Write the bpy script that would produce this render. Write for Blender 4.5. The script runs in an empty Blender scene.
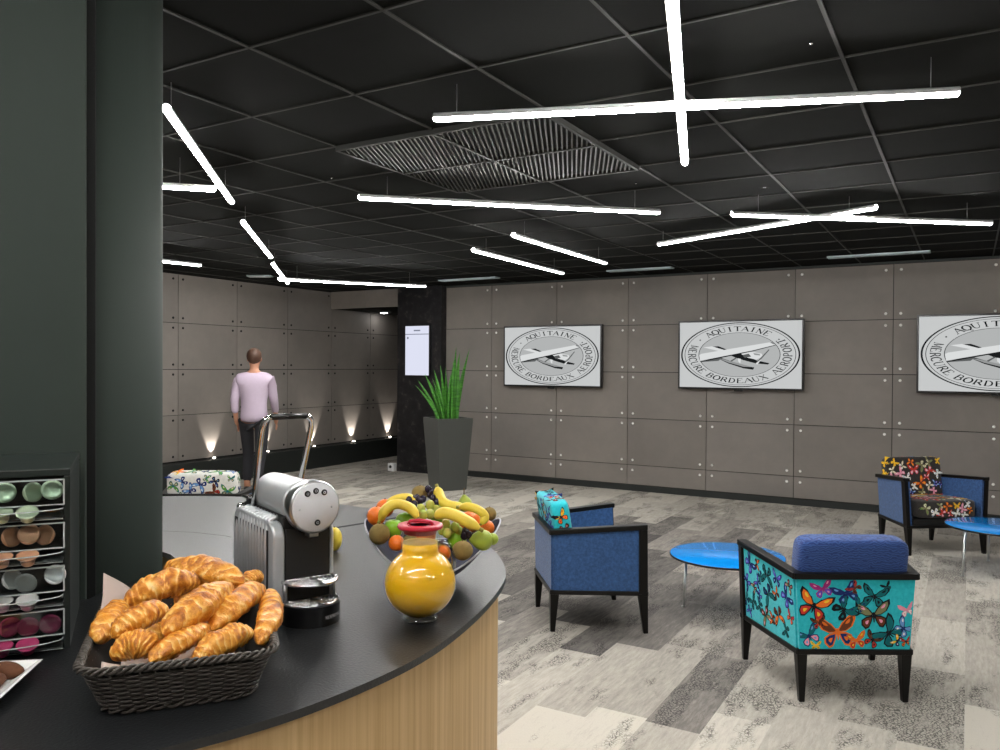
import bpy, bmesh, math, random
from math import sin, cos, pi, sqrt, radians, atan2
from mathutils import Vector as V, Matrix, noise
from mathutils.bvhtree import BVHTree
random.seed(7)
SC = bpy.context.scene
COL = SC.collection
# ------------------------------------------------------------------ camera
FOC, CH = 799.2, 1.607
CR = V((0.86255562, 0.50592921, 0.00578173)); CU = V((-0.01065395, 0.00673683, 0.99992055)); CF = V((-0.50585007, 0.86254869, -0.01120103))
cam_d = bpy.data.cameras.new('camera'); cam = bpy.data.objects.new('camera', cam_d); COL.objects.link(cam)
cam.matrix_world = Matrix(((CR.x, CU.x, -CF.x, 0), (CR.y, CU.y, -CF.y, 0), (CR.z, CU.z, -CF.z, CH), (0, 0, 0, 1)))
cam_d.sensor_width = 36; cam_d.lens = FOC * 36 / 1000; cam_d.clip_start = 0.05; cam_d.clip_end = 100
SC.camera = cam
def ray(x, y): return CF + CR * ((x - 500) / FOC) - CU * ((y - 375) / FOC)
def onz(x, y, z): d = ray(x, y); return V((0, 0, CH)) + d * ((z - CH) / d.z)
def dep(x, y, D): return V((0, 0, CH)) + ray(x, y) * D
# ------------------------------------------------------------------ materials
def lin(c):
    if isinstance(c, str):
        c = [int(c[i:i+2], 16) / 255 for i in (0, 2, 4)]
        c = [x / 12.92 if x <= .04045 else ((x + .055) / 1.055) ** 2.4 for x in c]
    return (c[0], c[1], c[2], 1)
class NT:
    def __init__(s, name):
        s.m = bpy.data.materials.new(name); s.m.use_nodes = True; s.t = s.m.node_tree; s.t.nodes.clear()
        s.out = s.t.nodes.new('ShaderNodeOutputMaterial')
    def n(s, typ, **kw):
        nd = s.t.nodes.new(typ)
        for k, v in kw.items(): setattr(nd, k, v)
        return nd
    def link(s, a, b): s.t.links.new(a, b)
    def val(s, nd, key, v):
        if hasattr(v, 'is_output'): s.link(v, nd.inputs[key])
        else: nd.inputs[key].default_value = v
    def math(s, op, a, b=0.0, c=None, clamp=False):
        nd = s.n('ShaderNodeMath', operation=op, use_clamp=clamp); s.val(nd, 0, a); s.val(nd, 1, b)
        if c is not None: s.val(nd, 2, c)
        return nd.outputs[0]
    def mix(s, f, a, b, mode='MIX'):
        nd = s.n('ShaderNodeMix', data_type='RGBA', blend_type=mode)
        s.val(nd, 0, f); s.val(nd, 6, a); s.val(nd, 7, b); return nd.outputs[2]
    def coords(s, kind='Object', scale=(1, 1, 1), loc=(0, 0, 0)):
        tc = s.n('ShaderNodeTexCoord'); mp = s.n('ShaderNodeMapping')
        s.link(tc.outputs[kind], mp.inputs[0]); mp.inputs[3].default_value = scale; mp.inputs[1].default_value = loc
        return mp.outputs[0]
    def noise(s, vec, scale, detail=3, rough=.5, out=0):
        nd = s.n('ShaderNodeTexNoise'); s.link(vec, nd.inputs['Vector']); nd.inputs['Scale'].default_value = scale
        nd.inputs['Detail'].default_value = detail; nd.inputs['Roughness'].default_value = rough; return nd.outputs[out]
    def ramp(s, f, stops):
        nd = s.n('ShaderNodeValToRGB'); e = nd.color_ramp.elements
        while len(e) < len(stops): e.new(.5)
        for q, (p, c) in zip(e, stops): q.position = p; q.color = lin(c) if not isinstance(c, float) else (c, c, c, 1)
        s.link(f, nd.inputs[0]); return nd.outputs[0]
    def bsdf(s, col, rough=.5, metal=0, bump=None, bstr=.3, bdist=.01, spec=.5, **kw):
        b = s.n('ShaderNodeBsdfPrincipled'); s.val(b, 'Base Color', lin(col) if isinstance(col, (str, tuple)) else col)
        s.val(b, 'Roughness', rough); b.inputs['Metallic'].default_value = metal; b.inputs['Specular IOR Level'].default_value = spec
        for k, v in kw.items(): s.val(b, k.replace('_', ' '), v)
        if bump is not None:
            bp = s.n('ShaderNodeBump'); bp.inputs['Strength'].default_value = bstr; bp.inputs['Distance'].default_value = bdist
            s.link(bump, bp.inputs['Height']); s.link(bp.outputs[0], b.inputs['Normal'])
        s.link(b.outputs[0], s.out.inputs[0]); return s.m
def plain(name, col, rough=.5, metal=0, var=.12, scale=30, bstr=.08, **kw):
    t = NT(name); v = t.coords(); nz = t.noise(v, scale, 4)
    c = lin(col); dk = (c[0]*(1-var), c[1]*(1-var), c[2]*(1-var), 1); lt = tuple(min(1, x*(1+var)) for x in c[:3]) + (1,)
    nd = t.mix(nz, dk, lt)
    return t.bsdf(nd, rough, metal, bump=nz, bstr=bstr, bdist=.002, **kw)
def emis(name, col, st):
    t = NT(name); e = t.n('ShaderNodeEmission'); e.inputs[0].default_value = lin(col); e.inputs[1].default_value = st
    t.link(e.outputs[0], t.out.inputs[0]); return t.m
def clear(name, tint='ffffff', rough=.03, base=.0):
    t = NT(name); tr = t.n('ShaderNodeBsdfTransparent'); tr.inputs[0].default_value = lin(tint)
    gl = t.n('ShaderNodeBsdfGlossy'); gl.inputs['Roughness'].default_value = rough
    fr = t.n('ShaderNodeFresnel'); fr.inputs[0].default_value = 1.5
    bk_ = t.n('ShaderNodeNewGeometry').outputs['Backfacing']
    f = t.math('MULTIPLY', t.math('ADD', fr.outputs[0], base, clamp=True), t.math('SUBTRACT', 1.0, bk_))
    mx = t.n('ShaderNodeMixShader'); t.link(f, mx.inputs[0]); t.link(tr.outputs[0], mx.inputs[1]); t.link(gl.outputs[0], mx.inputs[2])
    t.link(mx.outputs[0], t.out.inputs[0]); return t.m
M = {}
def stone():
    t = NT('stone_panel'); v = t.coords()
    g = t.n('ShaderNodeNewGeometry').outputs['Random Per Island']
    base = t.ramp(g, [(0, '77716a'), (.35, '837c75'), (.7, '8c847d'), (1, '7d7873')])
    n1 = t.noise(v, 1.3, 5, .6); n2 = t.noise(v, 9, 5, .65); n3 = t.noise(v, 140, 2)
    c = t.mix(t.ramp(n1, [(.3, 0.0), (.75, 1.0)]), t.mix(.4, base, lin('6e6964')), t.mix(.4, base, lin('968e86')))
    c = t.mix(t.math('MULTIPLY', n2, .35), c, lin('625d58'))
    return t.bsdf(c, .62, bump=t.math('ADD', n2, n3), bstr=.12, bdist=.004)
M['stone'] = stone()
def carpet():
    t = NT('carpet_planks'); tc = t.n('ShaderNodeTexCoord').outputs['Object']
    sp = t.n('ShaderNodeSeparateXYZ'); t.link(tc, sp.inputs[0]); x, y = sp.outputs[0], sp.outputs[1]
    cx = t.math('FLOOR', t.math('DIVIDE', x, .25))
    wn = t.n('ShaderNodeTexWhiteNoise', noise_dimensions='1D'); t.link(cx, wn.inputs['W'])
    cy = t.math('FLOOR', t.math('ADD', y, t.math('MULTIPLY', wn.outputs[0], 1.0)))
    cb = t.n('ShaderNodeCombineXYZ'); t.link(cx, cb.inputs[0]); t.link(cy, cb.inputs[1])
    w2 = t.n('ShaderNodeTexWhiteNoise', noise_dimensions='2D'); t.link(cb.outputs[0], w2.inputs['Vector'])
    rnd = w2.outputs[0]; w2s = t.n('ShaderNodeSeparateColor'); t.link(w2.outputs[1], w2s.inputs[0])
    # plank centre, for slow tone zones that change plank by plank
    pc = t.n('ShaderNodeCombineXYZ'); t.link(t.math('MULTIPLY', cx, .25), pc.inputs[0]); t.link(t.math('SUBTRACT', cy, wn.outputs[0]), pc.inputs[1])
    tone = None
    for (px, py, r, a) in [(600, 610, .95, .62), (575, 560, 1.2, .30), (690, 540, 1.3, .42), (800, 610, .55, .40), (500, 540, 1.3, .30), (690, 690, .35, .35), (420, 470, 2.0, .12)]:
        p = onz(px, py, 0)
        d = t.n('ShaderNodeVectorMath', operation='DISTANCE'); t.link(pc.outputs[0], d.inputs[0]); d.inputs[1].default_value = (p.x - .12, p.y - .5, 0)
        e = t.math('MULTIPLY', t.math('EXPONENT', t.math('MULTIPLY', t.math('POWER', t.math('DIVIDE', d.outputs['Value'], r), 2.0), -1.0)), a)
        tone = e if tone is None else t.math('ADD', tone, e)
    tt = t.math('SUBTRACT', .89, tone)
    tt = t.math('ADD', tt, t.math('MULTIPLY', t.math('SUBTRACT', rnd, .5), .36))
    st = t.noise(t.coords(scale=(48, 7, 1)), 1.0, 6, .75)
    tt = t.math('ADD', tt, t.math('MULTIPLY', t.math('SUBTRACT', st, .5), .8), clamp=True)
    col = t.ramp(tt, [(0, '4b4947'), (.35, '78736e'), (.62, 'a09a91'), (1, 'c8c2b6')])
    wob = t.n('ShaderNodeVectorMath', operation='ADD'); ns = t.n('ShaderNodeTexNoise'); ns.inputs['Scale'].default_value = 60; t.link(tc, ns.inputs['Vector'])
    sc = t.n('ShaderNodeVectorMath', operation='SCALE'); t.link(ns.outputs[1], sc.inputs[0]); sc.inputs['Scale'].default_value = .012
    t.link(tc, wob.inputs[0]); t.link(sc.outputs[0], wob.inputs[1])
    vo = t.n('ShaderNodeTexVoronoi', feature='DISTANCE_TO_EDGE'); t.link(wob.outputs[0], vo.inputs['Vector']); vo.inputs['Scale'].default_value = 62
    crack = t.math('LESS_THAN', vo.outputs['Distance'], .11)
    mk = t.noise(t.coords(scale=(7, 2.6, 1), loc=(3, 1, 0)), 1.0, 3, .6)
    mk = t.math('MULTIPLY', t.ramp(t.math('ADD', mk, t.math('MULTIPLY', t.math('SUBTRACT', w2s.outputs[1], .5), .22)), [(.50, 0.0), (.60, 1.0)]), crack)
    fine = t.noise(t.coords(scale=(300, 90, 1)), 1.0, 2)
    col = t.mix(t.math('MULTIPLY', mk, .72), col, lin('2c2c2c'))
    col = t.mix(t.math('MULTIPLY', fine, .35), col, t.mix(.5, col, lin('3a3835')))
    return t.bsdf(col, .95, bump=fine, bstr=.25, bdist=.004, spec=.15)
M['carpet'] = carpet()
def oak():
    t = NT('light_oak_veneer'); g = t.noise(t.coords(scale=(60, 60, 1.2)), 1.0, 5, .6); g2 = t.noise(t.coords(scale=(14, 14, .35), loc=(5, 2, 1)), 1.0, 3)
    c = t.mix(t.ramp(g, [(.3, 0.0), (.7, 1.0)]), lin('c39d68'), lin('e0bf8a'))
    c = t.mix(t.math('MULTIPLY', t.ramp(g2, [(.35, 0.0), (.8, 1.0)]), .35), c, lin('b88f5c'))
    return t.bsdf(c, .5, bump=g, bstr=.1, bdist=.002)
M['oak'] = oak()
def laminate():
    t = NT('black_laminate'); v = t.coords(); n1 = t.noise(v, 170, 2); n2 = t.noise(v, 3, 3)
    return t.bsdf(t.mix(n2, lin('131517'), lin('1b1c1d')), t.math('ADD', .30, t.math('MULTIPLY', n1, .12)), bump=n1, bstr=.32, bdist=.003, spec=.8)
M['laminate'] = laminate()
def pierm():
    t = NT('dark_marbled_panel'); v = t.coords(); n = t.noise(v, 7, 6, .7)
    return t.bsdf(t.ramp(n, [(.4, '08090c'), (.56, '1d1c1f'), (.68, '4a4340')]), .35)
M['pier'] = pierm()
def fabric(name, a, b, weave=True):
    t = NT(name); v = t.coords(); n = t.noise(v, 55, 4, .7); n2 = t.noise(t.coords(scale=(900, 900, 900)), 1, 1)
    return t.bsdf(t.mix(t.ramp(n, [(.35, 0.0), (.7, 1.0)]), lin(a), lin(b)), .85, bump=n2, bstr=.35, bdist=.002, spec=.25, Sheen_Weight=.25)
M['blue'] = fabric('blue_velvet', '27456f', '3a5f93')
def bluewave():
    t = NT('blue_wave_fabric'); w = t.n('ShaderNodeTexWave', wave_type='BANDS', bands_direction='Z'); t.link(t.coords(), w.inputs[0])
    w.inputs['Scale'].default_value = 28; w.inputs['Distortion'].default_value = 9; w.inputs['Detail'].default_value = 1; w.inputs['Detail Scale'].default_value = 1.4
    return t.bsdf(t.mix(w.outputs[1], lin('1f356c'), lin('35548f')), .8, bump=w.outputs[1], bstr=.4, bdist=.003, spec=.25, Sheen_Weight=.2)
M['bluewave'] = bluewave()
M['teal'] = fabric('turquoise_fabric', '18b0bd', '2cc4cf')
M['darkfab'] = fabric('charcoal_fabric', '26221f', '332f2c')
M['whitefab'] = fabric('white_fabric', 'd2d2cc', 'e4e3de')
M['wood_black'] = plain('black_stained_wood', '0b0908', .38, var=.3, spec=.25)
M['ceil'] = plain('black_ceiling_tile', '121311', .95, var=.15, scale=9, spec=.1)
M['tbar'] = plain('dark_grid_bar', '2e2e2b', .6, spec=.2)
M['vent'] = plain('vent_blade', '363733', .6)
M['void'] = plain('dark_void', '040404', .95)
M['plinth'] = plain('black_plinth', '1e2220', .55, var=.15, scale=6)
M['green_paint'] = plain('dark_green_grey_paint', '3b433e', .65, var=.06, scale=4, bstr=.03, spec=.15)
M['gap'] = plain('black_gap', '070908', .8)
M['steel'] = plain('brushed_steel', 'c2c4c4', .28, 1, var=.06, scale=200, bstr=.03)
M['chrome'] = plain('chrome', 'e4e4e4', .09, 1, var=.02, bstr=0)
M['silver'] = plain('satin_silver', 'c4c7c9', .36, .45, var=.04, scale=80, bstr=.03)
M['disc'] = plain('matt_aluminium', 'dcdcde', .5, .1, var=.03, scale=90, bstr=.02)
M['blackplastic'] = plain('black_plastic', '0c0c0d', .28, var=.1, spec=.6)
M['blackmatt'] = plain('matt_black_plastic', '151413', .55, var=.1)
M['stud'] = plain('polished_stud', 'f8f6f2', .5, 0, var=.02)
M['planter'] = plain('graphite_planter', '4b4d4a', .42, .1, var=.08, scale=5)
M['soil'] = plain('potting_soil', '231a12', .95, var=.4, scale=60)
M['leaf_edge'] = plain('leaf_margin', 'b9b95a', .5)
def leafm():
    t = NT('snake_plant_leaf'); n = t.noise(t.coords(scale=(6, 6, 38)), 1.0, 3, .6)
    return t.bsdf(t.mix(t.ramp(n, [(.3, 0.0), (.7, 1.0)]), lin('245f17'), lin('4d962b')), .4)
M['leaf'] = leafm()
M['bluetop'] = plain('blue_lacquer', '0f86d8', .09, var=.05, scale=3, bstr=0, spec=.7)
M['tube'] = emis('lamp_tube', (1, .985, .96), 90.0)
M['lamp_body'] = plain('white_lamp_body', 'd8d8d8', .5)
M['wire'] = plain('thin_wire', '8c8c8c', .4, .6)
M['scr_white'] = emis('screen_light', 'c4c6c6', .80)
M['scr_lilac'] = emis('screen_pale_lilac', 'dfe2f4', .78)
M['scr_line'] = emis('screen_grey_text', '8f94a8', .6)
M['ink'] = emis('screen_black', '1d1f20', .7)
M['ink2'] = emis('screen_dark_grey', '5f6161', .75)
M['ink3'] = emis('screen_mid_grey', '989a9a', .75)
M['ink4'] = emis('screen_light_grey', 'b2b4b4', .78)
M['ink5'] = emis('screen_pale_grey', 'd6d8d8', .82)
M['slot'] = plain('aluminium_slot', 'a8b4b8', .3, .5)
M['wicker'] = plain('dark_wicker', '453f39', .45, var=.35, scale=120, spec=.5)
M['wicker_in'] = plain('dark_wicker_lining', '1c1a17', .7, var=.3, scale=100)
M['paper'] = plain('pinkish_greaseproof_paper', 'b9a69b', .75, var=.06, scale=20)
def crois():
    t = NT('croissant_crust'); v = t.coords(); at = t.n('ShaderNodeAttribute', attribute_name='groove').outputs['Fac']
    n = t.noise(v, 38, 5, .65); n2 = t.noise(v, 220, 3)
    f = t.math('ADD', t.math('MULTIPLY', n, .9), t.math('MULTIPLY', at, .38))
    c = t.ramp(f, [(.28, '8f4a10'), (.43, 'c97a20'), (.56, 'e39c36'), (.74, 'efbf6a'), (1, 'f6dca6')])
    return t.bsdf(c, .38, bump=t.math('ADD', n, n2), bstr=.5, bdist=.004, spec=.45, Coat_Weight=.15)
M['crois'] = crois()
M['juice'] = NT('orange_juice').bsdf('ffc014', .35, Subsurface_Weight=.15, Subsurface_Radius=(.02, .012, .004), Subsurface_Scale=.3)
M['foam'] = plain('juice_foam', 'f7c85a', .6)
M['glass'] = clear('clear_glass', 'fbfdfb', .03, .06)
M['glass_thick'] = clear('thick_clear_glass', 'e6e8e2', .08, .22)
M['acryl'] = clear('clear_acrylic', 'e2e6e6', .05, .05)
M['acryl_edge'] = plain('acrylic_edge', 'b4bab8', .2)
M['redlid'] = plain('red_plastic_lid', 'b3122c', .3, var=.08)
M['bowlblue'] = plain('dark_blue_glaze', '0a0b30', .5, var=.2, scale=6, spec=.12)
M['bowlrim'] = plain('pale_rim', 'c9ccd6', .3)
M['cabinet'] = plain('dark_cabinet', '262b28', .3, var=.1, scale=8)
M['dish'] = plain('white_porcelain', 'e8e8e6', .2, var=.02)
M['orange'] = plain('orange_peel', 'f4791a', .38, var=.12, scale=200, bstr=.5)
M['kiwi'] = plain('kiwi_skin', '8a7440', .85, var=.25, scale=90, bstr=.4)
M['apple'] = plain('green_apple', '83b82c', .28, var=.15, scale=25)
M['pear'] = plain('pear_skin', 'a3b440', .4, var=.25, scale=35)
def banm():
    t = NT('banana_peel'); n = t.noise(t.coords(), 25, 4)
    return t.bsdf(t.mix(n, lin('e2bf2c'), lin('f6dd5c')), .42)
M['banana'] = banm()
M['bantip'] = plain('banana_tip', '8e8434', .6)
M['grape_g'] = plain('green_grape', 'b8bd5a', .22, var=.15, scale=60, Subsurface_Weight=.2)
M['grape_d'] = plain('dark_grape', '2a2033', .2, var=.3, scale=80)
M['stem'] = plain('woody_stem', '6a4f2a', .8)
M['cookie'] = plain('brown_cake', '5a3318', .8, var=.35, scale=90, bstr=.5)
M['bread'] = plain('golden_pastry', 'd79a4a', .6, var=.25, scale=60, bstr=.4)
M['skin'] = plain('skin', 'c08a6e', .55, var=.05)
M['hair'] = plain('brown_hair', '4a3224', .6, var=.3)
M['lilac'] = plain('lilac_cotton', 'c3b2c4', .8, var=.05)
M['trouser'] = plain('dark_trouser_cloth', '25252a', .85)
M['shoe'] = plain('black_shoe', '121212', .4)
M['white'] = plain('white_paint', 'dedede', .4)
BFC = {}
for k, c in dict(orange='e8752a', yellow='f0c534', black='141a20', navy='1d2f6b', violet='5a4fc0', pink='e79ab0', red='c23a2e', brown='6b3a22', cream='e5dcc0', sky='6f9fd8', green='5f9a3c', tealdk='116a70', white='efefe8', olive='80805a', magenta='a0307c').items():
    BFC[k] = plain('print_' + k, c, .8, var=.06, spec=.2)
# ------------------------------------------------------------------ mesh builder
class MB:
    def __init__(s): s.v = []; s.f = []; s.m = []; s.sm = []; s.attr = None
    def add(s, vs, fs, mat=0, smooth=True):
        o = len(s.v); s.v += [V(p) for p in vs]
        for f in fs: s.f.append([i + o for i in f]); s.m.append(mat); s.sm.append(smooth)
        return s
    def hexa(s, p, mat=0):   # p: 4 bottom ccw, 4 top ccw
        return s.add(p, [(3, 2, 1, 0), (4, 5, 6, 7), (0, 1, 5, 4), (1, 2, 6, 5), (2, 3, 7, 6), (3, 0, 4, 7)], mat, False)
    def box(s, c, d, mat=0, rz=0, mx=None):
        R = mx if mx else Matrix.Rotation(rz, 3, 'Z'); c = V(c); q = []
        for z in (-1, 1):
            for x, y in ((-1, -1), (1, -1), (1, 1), (-1, 1)): q.append(c + R @ V((x*d[0]/2, y*d[1]/2, z*d[2]/2)))
        return s.hexa(q, mat)
    def tube(s, pts, r, n=8, mat=0, closed=False, caps=True, flat=1.0, up=None):
        pts = [V(p) for p in pts]; k = len(pts); rr = r if hasattr(r, '__len__') else [r] * k
        T = []
        for i in range(k):
            a = pts[(i-1) % k] if (closed or i) else pts[0]; b = pts[(i+1) % k] if (closed or i < k-1) else pts[-1]
            d = (b - a); T.append(d.normalized() if d.length > 1e-9 else V((0, 0, 1)))
        N = V(up) if up else (V((0, 0, 1)) if abs(T[0].z) < .9 else V((1, 0, 0)))
        vs = []
        for i in range(k):
            N = (N - T[i] * N.dot(T[i]));  N = N.normalized() if N.length > 1e-6 else T[i].orthogonal().normalized()
            B = T[i].cross(N)
            for j in range(n):
                a = 2*pi*j/n; vs.append(pts[i] + N*(cos(a)*rr[i]*flat) + B*(sin(a)*rr[i]))
        fs = []
        for i in range(k if closed else k-1):
            for j in range(n):
                a = i*n + j; b = i*n + (j+1) % n; i2 = (i+1) % k; fs.append((a, b, i2*n + (j+1) % n, i2*n + j))
        if not closed and caps: fs += [tuple(reversed(range(n))), tuple(range((k-1)*n, k*n))]
        return s.add(vs, fs, mat)
    def lathe(s, prof, n=32, c=(0, 0, 0), mat=0, mx=None, close=False):
        c = V(c); R = mx if mx else Matrix.Identity(3); vs = []; fs = []; k = len(prof)
        for r, z in prof:
            for j in range(n): vs.append(c + R @ V((max(r, 1e-5)*cos(2*pi*j/n), max(r, 1e-5)*sin(2*pi*j/n), z)))
        for i in range(k-1):
            for j in range(n): fs.append((i*n+j, i*n+(j+1) % n, (i+1)*n+(j+1) % n, (i+1)*n+j))
        if prof[0][0] > 1e-4 and not close: fs.append(tuple(reversed(range(n))))
        if prof[-1][0] > 1e-4 and not close: fs.append(tuple(range((k-1)*n, k*n)))
        return s.add(vs, fs, mat)
    def ell(s, c, r, n=16, mat=0, mx=None):
        k = n // 2; pr = [(sin(pi*i/k), -cos(pi*i/k)) for i in range(k+1)]
        c = V(c); R = mx if mx else Matrix.Identity(3); vs = []; fs = []
        for q, z in pr:
            q = max(q, 1e-4)
            for j in range(n): vs.append(c + R @ V((r[0]*q*cos(2*pi*j/n), r[1]*q*sin(2*pi*j/n), r[2]*z)))
        for i in range(k):
            for j in range(n): fs.append((i*n+j, i*n+(j+1) % n, (i+1)*n+(j+1) % n, (i+1)*n+j))
        return s.add(vs, fs, mat)
    def grid(s, fn, nu, nv, mat=0, cu=False):
        vs = [fn(i/(nu if cu else nu-1), j/(nv-1)) for i in range(nu) for j in range(nv)]; fs = []
        for i in range(nu if cu else nu-1):
            for j in range(nv-1): i2 = (i+1) % nu; fs.append((i*nv+j, i2*nv+j, i2*nv+j+1, i*nv+j+1))
        return s.add(vs, fs, mat)
    def extr(s, pts, z0, z1, mat=0, smooth=False):
        n = len(pts); vs = [V((p[0], p[1], z0)) for p in pts] + [V((p[0], p[1], z1)) for p in pts]
        s.add(vs, [(i, (i+1) % n, n+(i+1) % n, n+i) for i in range(n)], mat, smooth)
        return s.add(vs, [tuple(reversed(range(n))), tuple(range(n, 2*n))], mat, False)
    def build(s, name, mats, parent=None, bevel=0, seg=2, kind=None, subsurf=0):
        me = bpy.data.meshes.new(name); me.from_pydata([tuple(p) for p in s.v], [], s.f)
        for m in (mats if isinstance(mats, (list, tuple)) else [mats]): me.materials.append(M[m] if isinstance(m, str) else m)
        me.polygons.foreach_set('material_index', s.m); me.polygons.foreach_set('use_smooth', s.sm)
        if s.attr:
            a = me.attributes.new('groove', 'FLOAT', 'POINT'); a.data.foreach_set('value', s.attr)
        bm = bmesh.new(); bm.from_mesh(me); bmesh.ops.recalc_face_normals(bm, faces=bm.faces); bm.to_mesh(me); bm.free()
        me.update(); o = bpy.data.objects.new(name, me); COL.objects.link(o)
        if parent: o.parent = parent
        if bevel:
            b = o.modifiers.new('b', 'BEVEL'); b.width = bevel; b.segments = seg; b.limit_method = 'ANGLE'; b.angle_limit = radians(40); b.harden_normals = False
        if subsurf:
            q = o.modifiers.new('s', 'SUBSURF'); q.levels = subsurf; q.render_levels = subsurf
        if kind: o['kind'] = kind
        return o
def thing(name, label, cat, loc=(0, 0, 0), rz=0, group=None):
    o = bpy.data.objects.new(name, None); COL.objects.link(o); o.location = loc; o.rotation_euler = (0, 0, rz); o.empty_display_size = .1
    return tag(o, label, cat, group)
def tag(o, label, cat, group=None):
    o['label'] = label; o['category'] = cat
    if group: o['group'] = group
    return o
def struct(o): o['kind'] = 'structure'; return o
def hd(a): a = radians(a); return V((cos(a), sin(a), 0))
# ------------------------------------------------------------------ room shell
CZ = 2.787; YB = 9.82; XL = -8.93; XR = 4.2; YF = -3.2; PX0, PX1 = -7.50, -6.69
MB().box(((XL+XR)/2, (YF+15)/2, -.05), (XR-XL+.6, 15-YF+.6, .1)).build('floor', 'carpet', kind='structure')
ceil = MB().box(((XL+XR)/2, (YF+YB)/2, CZ+.06), (XR-XL+.6, YB-YF+.4, .1))
# grid of bars in the ceiling
OX, OY, SX, SY = -2.336, 2.1128, .6357, .5953
def inr(x, a, b): return a <= x <= b
vx0, vx1, vy0, vy1 = OX-SX, OX+SX, OY+2*SY, OY+4*SY
for i in range(-11, 11):
    x = OX + i*SX
    if inr(x, XL, XR): ceil.box((x, (YF+YB)/2, CZ+.008), (.014, YB-YF, .008), 1)
for j in range(-9, 14):
    y = OY + j*SY
    if inr(y, YF, YB): ceil.box(((XL+XR)/2, y, CZ+.008), (XR-XL, .012, .008), 1)
ceil.build('ceiling', ['ceil', 'tbar'], kind='structure')
ZR = [.077, .333, .9375, 1.5375, 2.1476, 2.76]
def wall_panels(name, horiz, fixed, a0, a1, step, off, rows, nrm, studs=True, back=.16, smat='stud'):
    mb = MB(); st = MB(); g = .004; segs = []
    x = off
    while x > a0: x -= step
    while x < a1:
        s0, s1 = max(x, a0), min(x+step, a1)
        if s1 - s0 > .03: segs.append((s0, s1, x >= a0-.01, x+step <= a1+.01))
        x += step
    for s0, s1, l, r in segs:
        for z0, z1 in zip(rows[:-1], rows[1:]):
            c, w = (s0+s1)/2, s1-s0-g*2; h = z1-z0-g*2; e = fixed - nrm*.010
            if horiz: mb.box((c, e, (z0+z1)/2), (w, .02, h))
            else: mb.box((e, c, (z0+z1)/2), (.02, w, h))
            if studs:
                for sx, ok in ((s0+.075, l), (s1-.075, r)):
                    if not ok: continue
                    for sz in (z0+.065, z1-.065):
                        if sz < .15 or z1-z0 < .1: continue
                        p = (sx, fixed, sz) if horiz else (fixed, sx, sz)
                        R = Matrix.Rotation(pi/2, 3, 'X') if horiz else Matrix.Rotation(pi/2, 3, 'Y')
                        st.lathe([(.0, -.006), (.013, -.006), (.016, 0), (.013, .006), (0, .006)], 10, p, 0, R)
    L = (a1+a0)/2; W = a1-a0
    if horiz: mb.box((L, fixed - nrm*.02 - nrm*back/2, CZ/2), (W, back, CZ), 1)
    else: mb.box((fixed - nrm*.02 - nrm*back/2, L, CZ/2), (back, W, CZ), 1)
    o = mb.build(name, ['stone', 'gap'], kind='structure')
    if studs: struct(st.build('panel_stud', smat, o))
    return o
wall_panels('wall_back', True, YB, PX1, XR, 1.0348, -5.9002, ZR, -1)
MB().box(((PX1+XR)/2, YB-.012, .037), (XR-PX1, .022, .074)).build('baseboard_back', 'plinth', kind='structure')
MB().box(((PX1+XR)/2, YB-.01, CZ-.013), (XR-PX1, .02, .022)).build('trim_1', 'plinth', kind='structure')
wall_panels('wall_left', False, XL, -1, 15, .975, 6.895, ZR[1:-1]+[CZ], 1, smat='gap')
MB().box((XL+.09, 7, .16), (.18, 16, .32)).build('baseboard_left', 'plinth', kind='structure')
# small dark fixings on the left wall
# pier with screen, corridor beyond
MB().box(((PX0+PX1)/2, 9.98, CZ/2), (PX1-PX0, .56, CZ)).build('wall_pier', 'pier', kind='structure')
sf = MB(); 
for i in range(2): sf.box((XL+.36+i*.72, YB+.0, (2.515+CZ)/2), (.71, .06, CZ-2.515))
sf.build('trim_2', 'stone', kind='structure')
MB().box(((XL+PX1)/2, (YB+15)/2+.03, 2.515+.05), (PX1-XL, 15-YB, .1)).build('ceiling_corridor', 'ceil', kind='structure')
MB().box(((XL+PX1)/2, 15.05, 1.3), (PX1-XL+.4, .1, 2.6)).build('wall_corridor', 'stone', kind='structure')
MB().box((PX1-.05, 12.6, 1.3), (.1, 4.8, 2.6)).build('wall_corridor_right', 'plinth', kind='structure')
MB().box((XR+.05, (YF+YB)/2, CZ/2), (.1, YB-YF, CZ)).build('wall_right', 'stone', kind='structure')
MB().box(((XL+XR)/2, YF-.05, CZ/2), (XR-XL, .1, CZ)).build('wall_front', 'stone', kind='structure')
# corridor downlight
o = MB().lathe([(0, -.002), (.045, -.002), (.05, -.006), (.06, -.006), (.06, 0)], 20, onz(384, 313, 2.512)).build('recessed_downlight', [emis('downlight', 'ffffff', 25)])
tag(o, 'small round downlight in the low corridor ceiling left of the black pier', 'downlight')
# white floor fitting beside pier
t = thing('door_stop', 'small white block with a black knob at the foot of the black pier', 'door stop', (PX0-.06, 9.66, 0))
MB().box((0, 0, .06), (.11, .08, .12)).build('block', 'white', t, bevel=.006)
MB().lathe([(0, 0), (.022, 0), (.022, .012), (.0, .016)], 14, (.0, -.04, .07), mx=Matrix.Rotation(pi/2, 3, 'X')).build('knob', 'blackplastic', t)
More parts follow.
